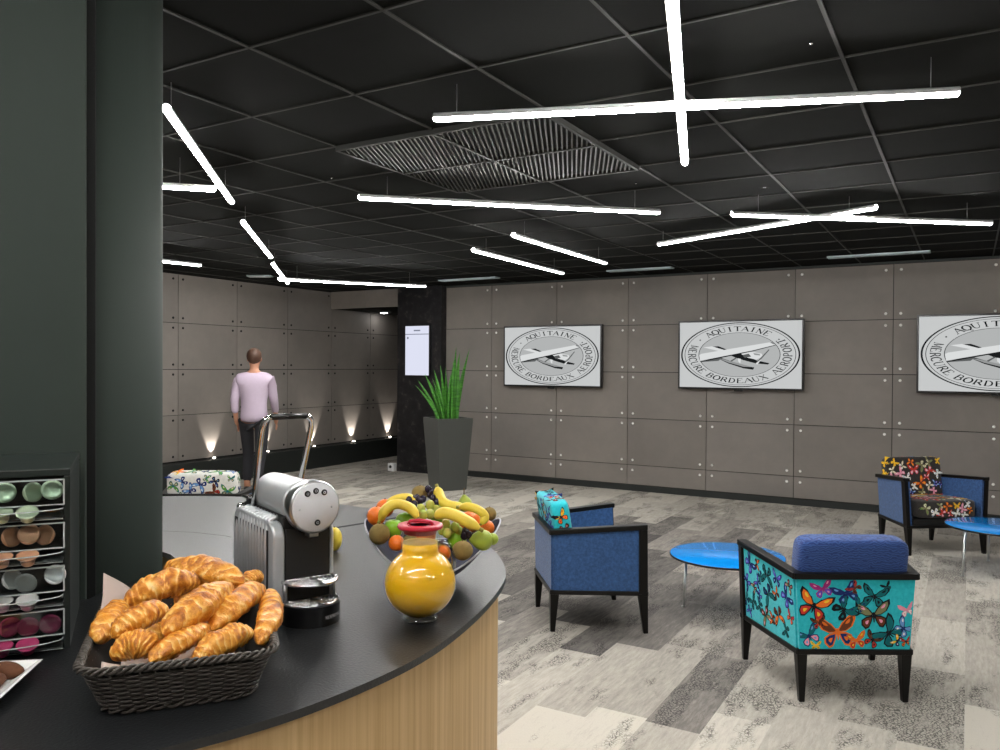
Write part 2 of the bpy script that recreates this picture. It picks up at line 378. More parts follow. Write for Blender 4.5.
# uplights
for k, (px, py) in enumerate([(211, 458), (265, 451.5), (309, 446), (350, 441), (386, 436.5)]):
    y = [7.424, 8.396, 9.36, 10.30, 11.27][k]
    pos = ('first', 'second', 'third', 'fourth', 'fifth')[k]
    t = thing('wall_uplight', 'small uplight on the black plinth of the left stone wall, %s from the left' % pos, 'uplight', (XL+.06, y, .32), 0, 'uplights along the left stone wall')
    MB().lathe([(.0, 0), (.022, 0), (.026, .012), (.020, .014), (0, .012)], 14).build('housing', 'steel', t)
    MB().lathe([(0, 0), (.018, 0), (.016, .004), (0, .005)], 12, (0, 0, .0145)).build('lens', [emis('uplight_lens', 'fff4e6', 30)] if k == 0 else [bpy.data.materials['uplight_lens']], t)
    ld = bpy.data.lights.new('uplight_beam', 'SPOT'); ld.energy = 26; ld.spot_size = radians(58); ld.spot_blend = .55; ld.shadow_soft_size = .012; ld.color = (1, .93, .85)
    lo = bpy.data.objects.new('uplight_beam', ld); COL.objects.link(lo); lo.parent = t; lo.location = (0.0, 0, .03)
    lo.rotation_euler = (pi, radians(-13), 0)
# ------------------------------------------------------------------ ceiling vent, slots
t = thing('ceiling_vent', 'large slatted air grille set in the black ceiling, four tiles in size', 'vent', ((vx0+vx1)/2, (vy0+vy1)/2, CZ))
w, d = vx1-vx0, vy1-vy0
MB().box((0, 0, .003), (w-.03, d-.03, .004)).build('backing', 'void', t)
sl = MB(); dirv = (CF + CR*((572-500)/FOC)); dirv.z = 0; dirv.normalize(); nv = V((-dirv.y, dirv.x, 0))
k = -60
for k in range(-48, 49):
    o0 = nv*(k*.026)
    # clip the line to each of the four frames
    for fx in (0, 1):
        for fy in (0, 1):
            X0, X1 = -w/2 + fx*w/2 + .012, -w/2 + (fx+1)*w/2 - .012; Y0, Y1 = -d/2 + fy*d/2 + .012, -d/2 + (fy+1)*d/2 - .012
            lo, hi = -9, 9
            for c0, dd, A, B in ((o0.x, dirv.x, X0, X1), (o0.y, dirv.y, Y0, Y1)):
                if abs(dd) < 1e-6: continue
                a, b = (A-c0)/dd, (B-c0)/dd
                if a > b: a, b = b, a
                lo, hi = max(lo, a), min(hi, b)
            if hi - lo > .02:
                c = o0 + dirv*((lo+hi)/2); sl.box((c.x, c.y, -.006), (hi-lo, .008, .016), 0, atan2(dirv.y, dirv.x))
sl.build('slats', 'vent', t)
fr = MB()
for x in (-w/2, 0, w/2): fr.box((x, 0, -.008), (.02, d, .022))
for y in (-d/2, 0, d/2): fr.box((0, y, -.008), (w, .02, .022))
fr.build('frame', 'tbar', t)
for k, (xa, xb, y, lb) in enumerate([(-6.30, -5.40, 9.12, 'above the left television near the plant'), (-3.83, -3.03, 9.16, 'between the left and middle televisions'), (-1.30, -.35, 9.10, 'between the middle and right televisions')]):
    t = thing('slot_diffuser', 'slim metal slot diffuser in the ceiling ' + lb, 'air diffuser', ((xa+xb)/2, y, CZ), 0, 'slot diffusers before the back wall')
    L = xb-xa
    m = MB()
    for q in (-.055, 0, .055): m.box((0, q, -.008), (L, .014, .016))
    for q in (-L/2, L/2): m.box((q, 0, -.008), (.014, .13, .016))
    m.build('frame', 'slot', t); MB().box((0, 0, -.002), (L-.02, .10, .004)).build('backing', 'void', t)
t = thing('slot_diffuser', 'short bright metal diffuser in the ceiling beside the left stone wall', 'air diffuser', (-8.07, 7.49, CZ), radians(30), None)
m = MB(); m.box((0, 0, -.014), (.32, .12, .02)); m.build('frame', 'slot', t, bevel=.004); MB().box((0, 0, -.026), (.27, .05, .006)).build('blade', 'white', t)
for k, (px, py, lb) in enumerate([(332, 176, 'left of the slatted grille'), (636, 182, 'right of the slatted grille'), (765, 186, 'before the crossed lamps'), (811, 41, 'near the right end of the big cross lamp')]):
    o = MB().lathe([(0, 0), (.004, 0), (.004, -.008), (.007, -.009), (.007, -.011), (0, -.011)], 10, onz(px, py, CZ-.002)).build('sprinkler_head', 'chrome')
    tag(o, 'tiny sprinkler head in the black ceiling ' + lb, 'sprinkler', 'sprinkler heads')
# ------------------------------------------------------------------ lamps
HL = 2.65
def lamp(a, b, label, wires=(.12, .88), z=HL, grp='hanging tube lamps'):
    a = V(a); b = V(b); c = (a+b)/2; d = (b-a).normalized(); L = (b-a).length; ang = atan2(d.y, d.x)
    t = thing('tube_lamp', label, 'lamp', (c.x, c.y, z), ang, grp)
    n = 6; pr = [(0, -L/2)] + [(.0175*sin(pi/2*i/n), -L/2+.0175*(1-cos(pi/2*i/n))) for i in range(1, n+1)] + [(.0175*cos(pi/2*i/n), L/2-.0175+.0175*sin(pi/2*i/n)) for i in range(n)] + [(0, L/2)]
    MB().lathe(pr, 14, mx=Matrix.Rotation(pi/2, 3, 'Y')).build('tube', 'tube', t)
    m = MB(); k = 9; m.grid(lambda u, v: V((-L/2+.004+(L-.008)*u, .0205*cos(pi*(-.06+1.12*v)), .0205*sin(pi*(-.06+1.12*v)))), 2, k); m.grid(lambda u, v: V((-L/2+.004+(L-.008)*u, .0185*cos(pi*(-.06+1.12*v)), .0185*sin(pi*(-.06+1.12*v)))), 2, k); m.build('housing', 'lamp_body', t)
    for f in wires:
        x = -L/2 + L*f
        MB().tube([(x, 0, .016), (x, 0, .06), (x, 0, CZ-z)], .0014, 5).build('wire', 'wire', t)
def LP(x, y, z=HL): return onz(x, y, z)
lamp(LP(433, 118), LP(960, 92), 'long bright tube lamp, level bar of the big cross at top right', (.05, .95), HL)
a, b = LP(685, 163, HL+.036), LP(674.5, 30, HL+.036); a.z = b.z = 0; d = (b-a).normalized()
lamp(a, a+d*2.0, 'bright tube lamp crossing the big level bar and leaving the top of the view', (.1, .9), HL+.036)
lamp(LP(358, 197), LP(660, 212), 'long tube lamp hanging above the slatted grille side, centre of the ceiling', (.09, .91))
lamp(LP(658, 244, HL+.03), LP(877, 207, HL+.03), 'slanting tube lamp crossing the farther level one at right', (.03, .9), HL+.03)
lamp(LP(731, 214), LP(992, 223), 'level tube lamp at far right crossed by a slanting one', (.1, .9))
lamp(LP(513, 235), LP(606, 263), 'right one of two short parallel slanting tube lamps above the left television', (.1, .9))
lamp(LP(473, 250), LP(563, 273), 'left one of two short parallel slanting tube lamps above the left television', (.12, .88))
lamp(LP(166, 108), LP(232, 202), 'steeply slanting tube lamp starting beside the round green column', (.05, .85))
q0, q1 = LP(166, 186, HL-.03), LP(216, 189, HL-.03); q0.z = q1.z = 0; d = (q0-q1).normalized()
lamp(q1, q1+d*1.95, 'level tube lamp meeting the steep one, partly behind the green column', (.1, .84), HL-.03)
lamp(LP(243, 222), LP(271, 257), 'middle lamp of the slanting row running toward the left stone wall', (.06, .9))
lamp(LP(273, 264), LP(288, 283), 'last and smallest lamp of the slanting row by the left stone wall', (.08, .9))
lamp(LP(278, 279, HL-.03), LP(426, 286, HL-.03), 'farthest level tube lamp ending above the black pier', (.12, .88), HL-.03)
q0, q1 = LP(166, 261), LP(201, 265); q0.z = q1.z = 0; d = (q0-q1).normalized()
lamp(q1, q1+d*1.95, 'far level tube lamp peeping out from behind the green column above the stone wall', (.25, .85))
for (ax, ay, bx, by) in [(.6, .4, 2.4, 1.2), (-1.5, -1.2, .4, -.7), (2.0, 3.4, 3.3, 4.9), (-4.9, -.6, -4.2, 1.2), (-1.7, -.3, -.2, 1.0), (-3.0, -.9, -2.4, .6), (1.9, 7.0, 3.3, 8.2)]:  # unseen lamps, added to brighten the room and the counter
    lamp((ax, ay, 0), (bx, by, 0), 'added tube lamp outside the view, brightening the room', (.1, .9))
# ------------------------------------------------------------------ stroke letters
def G(*st): return st
def ser(x, y, w=.16): return ((x-w, y), (x+w, y), .05)
GL = {
 'A': ([((.0, 0), (.5, 1), .06), ((.5, 1), (1, 0), .15), ((.2, .38), (.78, .38), .05), ser(0, 0), ser(1, 0)]),
 'Q': ([[(.5+.46*cos(2*pi*i/18), .5+.5*sin(2*pi*i/18)) for i in range(19)], ((.45, .1), (.95, -.25), .10)]),
 'O': ([[(.5+.46*cos(2*pi*i/18), .5+.5*sin(2*pi*i/18)) for i in range(19)]]),
 'U': ([((.15, 1), (.15, .3), .14), ((.15, .35), (.25, .08), .12), ((.25, .08), (.5, 0), .08), ((.5, 0), (.75, .08), .07), ((.75, .08), (.85, .35), .06), ((.85, .3), (.85, 1), .06), ser(.15, 1), ser(.85, 1)]),
 'I': ([((.5, 0), (.5, 1), .15), ser(.5, 0, .2), ser(.5, 1, .2)]),
 'T': ([((.5, 0), (.5, 1), .15), ((.05, 1), (.95, 1), .07), ser(.5, 0, .2), ((.05, 1), (.05, .82), .05), ((.95, 1), (.95, .82), .05)]),
 'N': ([((.12, 0), (.12, 1), .06), ((.12, 1), (.88, 0), .15), ((.88, 0), (.88, 1), .06), ser(.12, 0), ser(.88, 1)]),
 'E': ([((.2, 0), (.2, 1), .15), ((.1, 1), (.85, 1), .06), ((.2, .52), (.65, .52), .06), ((.1, 0), (.9, 0), .06), ((.85, 1), (.85, .8), .05), ((.9, 0), (.9, .22), .05)]),
 'M': ([((.08, 0), (.12, 1), .06), ((.12, 1), (.5, .1), .13), ((.5, .1), (.88, 1), .06), ((.88, 1), (.92, 0), .14), ser(.08, 0, .12), ser(.92, 0, .12)]),
 'R': ([((.2, 0), (.2, 1), .15), ((.2, 1), (.6, 1), .06), ((.6, 1), (.8, .88), .12), ((.8, .88), (.8, .65), .14), ((.8, .65), (.6, .5), .12), ((.6, .5), (.2, .5), .06), ((.5, .5), (.95, 0), .14), ser(.2, 0)]),
 'C': ([[(.52+.46*cos(radians(a)), .5+.5*sin(radians(a))) for a in range(50, 311, 20)], ((.85, .95), (.85, .72), .05)]),
 'B': ([((.2, 0), (.2, 1), .15), ((.1, 1), (.6, 1), .06), ((.6, 1), (.78, .88), .12), ((.78, .88), (.78, .68), .13), ((.78, .68), (.6, .54), .1), ((.2, .54), (.62, .54), .06), ((.62, .54), (.85, .4), .12), ((.85, .4), (.85, .15), .14), ((.85, .15), (.65, 0), .1), ((.1, 0), (.65, 0), .06)]),
 'D': ([((.2, 0), (.2, 1), .15), ((.1, 1), (.55, 1), .06), ((.55, 1), (.82, .82), .1), ((.82, .82), (.9, .5), .14), ((.9, .5), (.82, .18), .14), ((.82, .18), (.55, 0), .1), ((.1, 0), (.55, 0), .06)]),
 'X': ([((.1, 1), (.9, 0), .15), ((.9, 1), (.1, 0), .06), ser(.1, 0, .12), ser(.9, 0, .12), ser(.1, 1, .12), ser(.9, 1, .12)]),
 'P': ([((.2, 0), (.2, 1), .15), ((.2, 1), (.6, 1), .06), ((.6, 1), (.82, .88), .12), ((.82, .88), (.82, .62), .14), ((.82, .62), (.6, .46), .12), ((.6, .46), (.2, .46), .06), ser(.2, 0)]),
 'S': ([((.85, .8), (.6, 1), .08), ((.6, 1), (.3, .95), .1), ((.3, .95), (.18, .75), .12), ((.18, .75), (.4, .55), .14), ((.4, .55), (.75, .42), .15), ((.75, .42), (.85, .22), .13), ((.85, .22), (.6, 0), .1), ((.6, 0), (.15, .15), .08)]),
}
def strokes(ch):
    for s in GL[ch]:
        if isinstance(s, list):
            for p, q in zip(s[:-1], s[1:]):
                m = abs((p[0]+q[0])/2-.5); yield p, q, .06+.10*min(1, m/.4)
        else: yield s
def letter(mb, ch, fn, mat, th=1.0):
    """fn maps glyph coords to 3D"""
    for p, q, w in strokes(ch):
        d = V((q[0]-p[0], q[1]-p[1])); L = d.length
        if L < 1e-6: continue
        n = V((-d.y, d.x))/L*w*th/2; e = d/L*w*.12
        c = [V(p)-e-n, V(q)+e-n, V(q)+e+n, V(p)-e+n]
        mb.add([fn(a.x, a.y) for a in c], [(0, 1, 2, 3)], mat, False)
# ------------------------------------------------------------------ televisions with the emblem
def tv(xa, xb, z0, z1, lb):
    W, H = xb-xa, z1-z0; cx, cz = (xa+xb)/2, (z0+z1)/2
    t = thing('wall_television', lb, 'television', (cx, YB-.02, cz), 0, 'wall televisions on the back wall')
    MB().box((0, -.06, 0), (W, .05, H)).build('case', 'blackplastic', t, bevel=.004)
    MB().box((0, -.018, 0), (W*.5, .036, H*.5)).build('wall_bracket', 'blackmatt', t)
    b = .022
    scn = MB().box((0, -.0865, 0), (W-2*b, .003, H-2*b)).build('screen', 'scr_white', t)
    mb = MB(); S = [.0]
    R1 = (H-2*b)/2*.985; ax = (W-2*b)/2*.985/R1
    def P(x, y, k=0): return V((x*R1*ax, -.0885-k*.0006, y*R1))
    def ring(r0, r1, mat, k, n=72, fn=None):
        vs = []; 
        for i in range(n):
            a = 2*pi*i/n; vs += [P(r0*cos(a), r0*sin(a), k), P(r1*cos(a), r1*sin(a), k)]
        mb.add(vs, [(2*i, 2*i+1, 2*((i+1) % n)+1, 2*((i+1) % n)) for i in range(n)], mat, False)
    ring(.965, .992, 0, 1); ring(.918, .928, 0, 1); ring(.672, .682, 0, 3)
    n = 72; mb.add([P(.672*cos(2*pi*i/n), .672*sin(2*pi*i/n), 1) for i in range(n)], [tuple(range(n))], 3, False)
    def text(s, a0, a1, top):
        # angles measured clockwise from top for top text; letters upright outward
        k = len(s)
        for i, ch in enumerate(s):
            if ch == ' ': continue
            a = a0 + (a1-a0)*i/(k-1)
            lw = .118; lh = .135
            if top:
                def fn(u, v, a=a):
                    r = .73+v*lh; aa = a + (u-.5)*lw/.8; return P(r*sin(aa), r*cos(aa), 2)
            else:
                def fn(u, v, a=a):
                    r = .865-v*lh; aa = a - (u-.5)*lw/.8; return P(r*sin(aa), r*cos(aa), 2)
            letter(mb, ch, fn, 0, 1.35)
    text('AQUITAINE', radians(-39), radians(36), True)
    text('MERCURE', radians(-73+360), radians(-129+360), False)
    text('BORDEAUX', radians(-143+360), radians(149), False)
    text('AEROPORT', radians(130), radians(60), False)
    for a in (-55, 55):
        a = radians(a); c = (.8*sin(a), .8*cos(a)); mb.add([P(c[0]+.016*cos(2*pi*i/8)/1.2, c[1]+.02*sin(2*pi*i/8), 2) for i in range(8)], [tuple(range(8))], 0, False)
    def poly(pts, mat, k): mb.add([P((x-460)/474, (y-298)/-248 if False else -(y-298)/250, k) for x, y in pts], [tuple(range(len(pts)))], mat, False)
    # seaplane, traced in the emblem's own flat drawing (500 x 300 grid)
    poly([(150, 355), (300, 345), (330, 320), (160, 345)], 1, 2)
    poly([(240, 235), (300, 232), (380, 262), (330, 268)], 0, 2); poly([(175, 240), (245, 232), (350, 262), (300, 268), (200, 246)], 4, 3)
    poly([(390, 300), (480, 285), (600, 340), (700, 362), (690, 372), (600, 365), (520, 345), (440, 322)], 0, 2)
    poly([(480, 290), (560, 275), (640, 290), (650, 312), (600, 335), (520, 318)], 4, 3); poly([(490, 300), (540, 290), (560, 312), (510, 322)], 1, 4); poly([(575, 285), (625, 292), (630, 304), (585, 300)], 2, 4)
    poly([(300, 328), (330, 325), (520, 385), (585, 395), (575, 412), (500, 402), (380, 365)], 0, 2); poly([(310, 330), (340, 332), (520, 378), (570, 392), (500, 390), (380, 358)], 2, 3)
    poly([(455, 325), (480, 330), (475, 365), (458, 350)], 4, 4); poly([(395, 345), (440, 318), (450, 322), (405, 352)], 1, 3)
    poly([(590, 365), (605, 368), (700, 262), (694, 258)], 1, 4); poly([(592, 368), (620, 345), (640, 330), (610, 372)], 4, 5)
    poly([(150, 350), (720, 205), (748, 228), (560, 275), (165, 353)], 0, 3)
    poly([(143, 300), (150, 345), (560, 268), (745, 224), (700, 205), (360, 258), (160, 290)], 4, 5)
    mb.build('emblem', ['ink', 'ink2', 'ink3', 'ink4', 'ink5'], scn)
    MB().box((0, -.075, -H/2-.012), (.10, .02, .022)).build('sensor', 'blackplastic', t)
tv(-5.640, -4.154, 1.327, 2.165, 'wall television showing the oval seaplane emblem, nearest the potted plant')
tv(-3.125, -1.640, 1.340, 2.178, 'wall television showing the oval seaplane emblem, middle one of three')
tv(-.488, 1.0, 1.345, 2.184, 'wall television showing the seaplane emblem, cut by the right picture edge')
# portrait info screen on the pier
t = thing('info_screen', 'bright upright info screen on the black pier behind the plant', 'screen', (-7.105, 9.70, 1.83))
MB().box((0, -.0185, 0), (.46, .037, .77)).build('case', 'blackplastic', t, bevel=.004)
s_ = MB().box((0, -.0385, 0), (.43, .002, .735)).build('display', 'scr_lilac', t)
m = MB(); m.box((0, -.0400, .245), (.43, .001, .012)); m.box((0, -.04, .30), (.12, .001, .02)); m.box((-.17, -.04, .19), (.03, .001, .03)); m.build('caption', 'scr_line', s_)
# ------------------------------------------------------------------ potted plant
pt = thing('potted_plant', 'tall tapered graphite planter with upright green sword leaves beside the black pier', 'plant', (-5.865, 8.66, 0), radians(-32))
PC = V((-5.80, 8.70, 0))
m = MB(); a, b = .185, .245; h = .93; q = lambda s, z: [(-s, -s, z), (s, -s, z), (s, s, z), (-s, s, z)]
m.hexa(q(a, 0) + q(b, h-.05)); m.add(q(b, h-.05)+q(b, h)+q(b-.02, h)+q(b-.03, h-.05), [(0, 1, 5, 4), (1, 2, 6, 5), (2, 3, 7, 6), (3, 0, 4, 7), (4, 5, 9, 8), (5, 6, 10, 9), (6, 7, 11, 10), (7, 4, 8, 11), (8, 9, 13, 12), (9, 10, 14, 13), (10, 11, 15, 14), (11, 8, 12, 15)], 0, False)
m.build('planter', 'planter', pt); MB().box((0, 0, h-.045), (.42, .42, .03)).build('soil', 'soil', pt)
rg = random.Random(3)
leaves = [(-.16, .0, 1.42, -.20), (-.12, .05, 1.50, -.16), (-.13, -.08, 1.36, -.24), (-.08, 0, 1.56, -.09), (-.05, .08, 1.62, -.05), (-.05, -.09, 1.45, -.12), (-.01, .02, 1.60, -.02), (.02, -.08, 1.52, .02), (.04, .06, 1.70, .03), (.07, 0, 1.86, .035), (.09, -.06, 1.74, .05), (.10, .07, 1.80, .05), (.12, .0, 1.66, .035), (.08, -.11, 1.50, .02), (.13, .05, 1.84, .13), (.0, .11, 1.5, -.03), (-.10, .1, 1.44, -.15), (.14, -.04, 1.60, .02)]
for (lx, ly, top, lean) in leaves:
    m = MB(); n = 12; yaw = rg.uniform(-.6, .6); hh = top - (h-.05); wd = rg.uniform(.023, .031)
    def lf(u, v, lx=lx, ly=ly, hh=hh, lean=lean, yaw=yaw, wd=wd):
        tt = u; w = wd*(.62+.38*sin(pi*min(1, tt*1.25)))*(1-max(0, (tt-.62)/.38)**2.2); a = yaw+.5*tt
        ang = 2*pi*v; ex = cos(ang)*w; ey = sin(ang)*w*.16 + abs(cos(ang))*w*.28
        q_ = V((lx*.85 + lean*tt**1.5*1.3 + cos(a)*ex - sin(a)*ey, ly*1.1 + sin(a)*ex + cos(a)*ey)); c6, s6 = cos(radians(62)), sin(radians(62)); return V((q_.x*c6-q_.y*s6, q_.x*s6+q_.y*c6, h-.05+hh*tt))
    m.grid(lambda u, v: lf(u, v), n, 9); m.build('leaf', 'leaf', pt)
# ------------------------------------------------------------------ butterflies
def wing(pts): return pts
W_UP = [(0, .05), (.25, .42), (.62, .78), (.98, .92), (1.0, .62), (.80, .22), (.45, .0), (.1, -.02)]
W_LO = [(0.02, 0), (.42, -.04), (.72, -.22), (.74, -.52), (.52, -.80), (.30, -.72), (.12, -.35)]
def butterfly(mb, fn, s, rot, c1, c2, c3, edge=2, z=0):
    """fn(x,y,lift)->V ; colours are slot indices"""
    ca, sa = cos(rot), sin(rot)
    def put(pts, mat, lift):
        mb.add([fn((x*ca-y*sa)*s, (x*sa+y*ca)*s, lift) for x, y in pts], [tuple(range(len(pts)))], mat, False)
    def shr(pts, k, dx=0, dy=0):
        cx = sum(p[0] for p in pts)/len(pts); cy = sum(p[1] for p in pts)/len(pts)
        return [(cx+(x-cx)*k+dx, cy+(y-cy)*k+dy) for x, y in pts]
    for sg in (1, -1):
        f = lambda P_: [(x*sg, y) for x, y in P_]
        put(f(W_UP), edge, 0+z); put(f(W_LO), edge, 0+z)
        put(f(shr(W_UP, .78, -.03, -.03)), c1, 1+z); put(f(shr(W_LO, .74)), c2, 1+z)
        put(f(shr(W_UP, .28, .06, .12)), c3, 2+z); put(f(shr(W_LO, .30)), c3, 2+z)
        put([(sg*.02, .12), (sg*.30, .52), (sg*.33, .50), (sg*.05, .10)], edge, 1+z)
    put([(-.045, .2), (.045, .2), (.06, -.1), (.03, -.42), (-.03, -.42), (-.06, -.1)], edge, 3+z)
PAL = ['orange', 'yellow', 'black', 'navy', 'violet', 'pink', 'red', 'brown', 'cream', 'sky', 'green', 'tealdk', 'white', 'olive', 'magenta']
PI_ = {k: i+1 for i, k in enumerate(PAL)}
def bmats(base): return [M[base]] + [BFC[k] for k in PAL]
def scatter(mb, fn, W, H, n, seed, combos, smin=.03, smax=.06):
    r = random.Random(seed); placed = []; tries = 0
    while len(placed) < n and tries < 3000:
        tries += 1; s = r.uniform(smin, smax); x, y = r.uniform(s*1.02, W-s*1.02), r.uniform(s*1.0, H-s*1.0)
        if any(abs(x-a)**2+abs(y-b)**2 < ((s+c)*.74)**2 for a, b, c in placed): continue
        placed.append((x, y, s)); c = combos[r.randrange(len(combos))]
        butterfly(mb, lambda u, v, l, x=x, y=y: fn(x+u, y+v, l), s, r.uniform(0, 6.28), PI_[c[0]], PI_[c[1]], PI_[c[2]], PI_[c[3]])
CT = [('orange', 'brown', 'black', 'black'), ('navy', 'violet', 'sky', 'navy'), ('tealdk', 'tealdk', 'black', 'black'), ('olive', 'brown', 'pink', 'black'), ('yellow', 'orange', 'red', 'black'), ('tealdk', 'navy', 'tealdk', 'black'), ('red', 'orange', 'magenta', 'black'), ('violet', 'navy', 'sky', 'navy')]
CD = [('yellow', 'yellow', 'orange', 'yellow'), ('pink', 'pink', 'white', 'pink'), ('orange', 'orange', 'yellow', 'brown'), ('cream', 'white', 'cream', 'olive'), ('sky', 'violet', 'white', 'navy'), ('red', 'pink', 'white', 'red'), ('olive', 'cream', 'green', 'olive'), ('white', 'white', 'sky', 'white')]
CW = [('brown', 'red', 'black', 'brown'), ('navy', 'black', 'sky', 'black'), ('green', 'olive', 'cream', 'tealdk'), ('orange', 'yellow', 'brown', 'orange'), ('sky', 'navy', 'white', 'navy'), ('black', 'tealdk', 'cream', 'black')]
# ------------------------------------------------------------------ armchairs
def armchair(loc, face, label, outer, pad, combos, pat_outer, pat_pad, seed, seat=None, place=None, padpat_back=True):
    t = thing('armchair', label, 'armchair', (loc[0], loc[1], 0), radians(face-90), 'lounge armchairs')
    HB, HF, Z0 = .625, .665, .243
    def bx(z): return .262+.038*z/.65
    def fx(z): return .362+.034*z/.65
    yb, yf = -.30, .28
    def corner(k, z):
        if k == 'bl': return V((-bx(z), yb-.012*z/.65, z))
        if k == 'br': return V((bx(z), yb-.012*z/.65, z))
        if k == 'fl': return V((-fx(z), yf-.02*z/.65, z))
        return V((fx(z), yf-.02*z/.65, z))
    def panel(name, k0, k1, h0, h1, ins, mat, pat, th=.045):
        """upholstered slab between two corners"""
        A, B, C, D = corner(k0, Z0+.012), corner(k1, Z0+.012), corner(k1, h1-.03), corner(k0, h0-.03)
        n = (B-A).cross(D-A).normalized()
        if n.dot((A+C)/2 - V((0, 0, .45))) < 0: n = -n
        e = (B-A).normalized()*ins; A, B, C, D = A+e, B-e, C-e, D+e
        mb = MB(); f = [p - n*.006 for p in (A, B, C, D)]; g = [p - n*(.006+th) for p in (A, B, C, D)]
        mb.add(f+g, [(0, 1, 2, 3), (7, 6, 5, 4), (0, 4, 5, 1), (1, 5, 6, 2), (2, 6, 7, 3), (3, 7, 4, 0)], 0, False)
        if pat:
            W = (B-A).length; H = (D-A).length
            ex = (B-A).normalized(); 
            def fn(x, y, l):
                u, v = min(max(x/W, .01), .99), min(max(y/H, .01), .99); lo = A.lerp(B, u); hi = D.lerp(C, u); return lo.lerp(hi, v) - n*.006 + n*(.0012+.0007*l)
            if place and name in place:
                for (u, v, s, ro, c) in place[name]: butterfly(mb, lambda x, y, l, u=u, v=v: fn(u*W+x, v*H+y, l), s, ro, *[PI_[q] for q in c])
            else: scatter(mb, fn, W, H, 22, seed+len(name), combos, .03, .06)
        mb.build(name, bmats(outer) if pat else [outer], t)
    panel('back_panel', 'bl', 'br', HB, HB, .012, outer, pat_outer)
    panel('side_panel', 'bl', 'fl', HB, HF, .02, outer, pat_outer)
    panel('side_panel', 'fr', 'br', HF, HB, .02, outer, pat_outer)
    # black frame: arm rails, back rail, bottom rails, legs
    fr = MB(); top_fr = fr
    def rail(p, q, w, hgt, dz=0):
        d = (q-p).normalized(); s = V((-d.y, d.x, 0)).normalized()*w; 
        if s.dot((p+q)/2) > 0: s = -s
        o = -s*.12/1
        a0, a1, b1, b0 = p+o, q+o, q+o+s, p+o+s
        fr.hexa([x - V((0, 0, hgt)) for x in (a0, a1, b1, b0)] + [a0, a1, b1, b0])
    for s_ in ('l', 'r'): rail(corner('b'+s_, HB), corner('f'+s_, HF), .055, .03)
    rail(corner('bl', HB), corner('br', HB), .055, .03)
    fr.build('arm_rail', 'wood_black', t, bevel=.004); fr = MB()
    for a_, b_ in (('bl', 'fl'), ('br', 'fr'), ('bl', 'br'), ('fl', 'fr')): rail(corner(a_, Z0+.014), corner(b_, Z0+.014), .03, .026)
    fr.build('base_rail', 'wood_black', t, bevel=.004)
    for k in ('bl', 'br', 'fl', 'fr'):
        sx = -1 if k[1] == 'l' else 1; front = k[0] == 'f'
        top = corner(k, HF-.005 if front else Z0+.01); bot = corner(k, 0); md = corner(k, Z0)
        ty = -1 if front else 1
        def sq(p, wx, wy): return [p, p+V((-sx*wx, 0, 0)), p+V((-sx*wx, ty*wy, 0)), p+V((0, ty*wy, 0))]
        m = MB(); m.hexa(sq(bot, .026, .028) + sq(md, .05, .055))
        if front: m.hexa(sq(md, .034, .055) + sq(top, .034, .05))
        m.build('leg', 'wood_black', t, bevel=.003)
    # inner seat base
    m = MB(); i0, i1 = .215, .30
    m.hexa([(-i0, -.24, Z0), (i0, -.24, Z0), (i1, .25, Z0), (-i1, .25, Z0), (-i0-.01, -.24, .31), (i0+.01, -.24, .31), (i1, .25, .31), (-i1, .25, .31)]); m.build('seat_base', 'blackmatt', t)
    # cushions
    def cushion(name, c, size, tilt, mat, pat, k, sm=.0):
        mb = MB(); a, b, cc = size; N = 10
        def sup(u, v):
            th, ph = (u-.5)*2*pi, (v-.5)*pi; p = .22
            sg = lambda x, e: (1 if x >= 0 else -1)*abs(x)**e
            x = a/2*sg(cos(ph), p)*sg(cos(th), p); y = b/2*sg(cos(ph), p+.12)*sg(sin(th), p+.12); z = cc/2*sg(sin(ph), p)
            return V((x, y, z))
        R = Matrix.Rotation(tilt, 3, 'X'); c = V(c)
        # superellipsoid with rounded edges, then crown
        nu, nv = 48, 25; vs = []; fs = []
        for i in range(nu):
            for j in range(nv):
                p = sup(i/nu, j/(nv-1)); vs.append(p)
        for i in range(nu):
            for j in range(nv-1): i2 = (i+1) % nu; fs.append((i*nv+j, i2*nv+j, i2*nv+j+1, i*nv+j+1))
        if name == 'seat_cushion':
            for p in vs: p.x *= 1+.17*(p.y/b)
        world = [c + R @ p for p in vs]; mb.add(world, fs, 0)
        if pat:
            bv = BVHTree.FromPolygons([tuple(p) for p in world], fs)
            for (o_, ex, ey, nn, W, H, cnt) in pat(a, b, cc):
                def fn(x, y, l, o_=o_, ex=ex, ey=ey, nn=nn):
                    p = c + R @ (V(o_) + V(ex)*x + V(ey)*y); d = (R @ V(nn)).normalized()
                    h_ = bv.ray_cast(p + d*.3, -d, 1.0)
                    return (h_[0] if h_[0] else p) + d*(.0015+.0008*l)
                scatter(mb, fn, W, H, cnt, seed+k+cnt, combos, .030, .062)
        mb.build(name, bmats(mat), t)
    def pat_back(a, b, cc):
        r = [((-a/2, b/2, -cc/2), (1, 0, 0), (0, 0, 1), (0, 1, 0), a, cc, 26), ((-a/2, -b/2, -cc/2), (1, 0, 0), (0, 0, 1), (0, -1, 0), a, cc, 26)]
        r.append(((-a/2, -b/2+.01, cc/2), (1, 0, 0), (0, 1, 0), (0, 0, 1), a, b-.02, 6))
        r += [((a/2, -b/2, -cc/2), (0, 1, 0), (0, 0, 1), (1, 0, 0), b, cc, 4), ((-a/2, -b/2, -cc/2), (0, 1, 0), (0, 0, 1), (-1, 0, 0), b, cc, 6)]
        return r
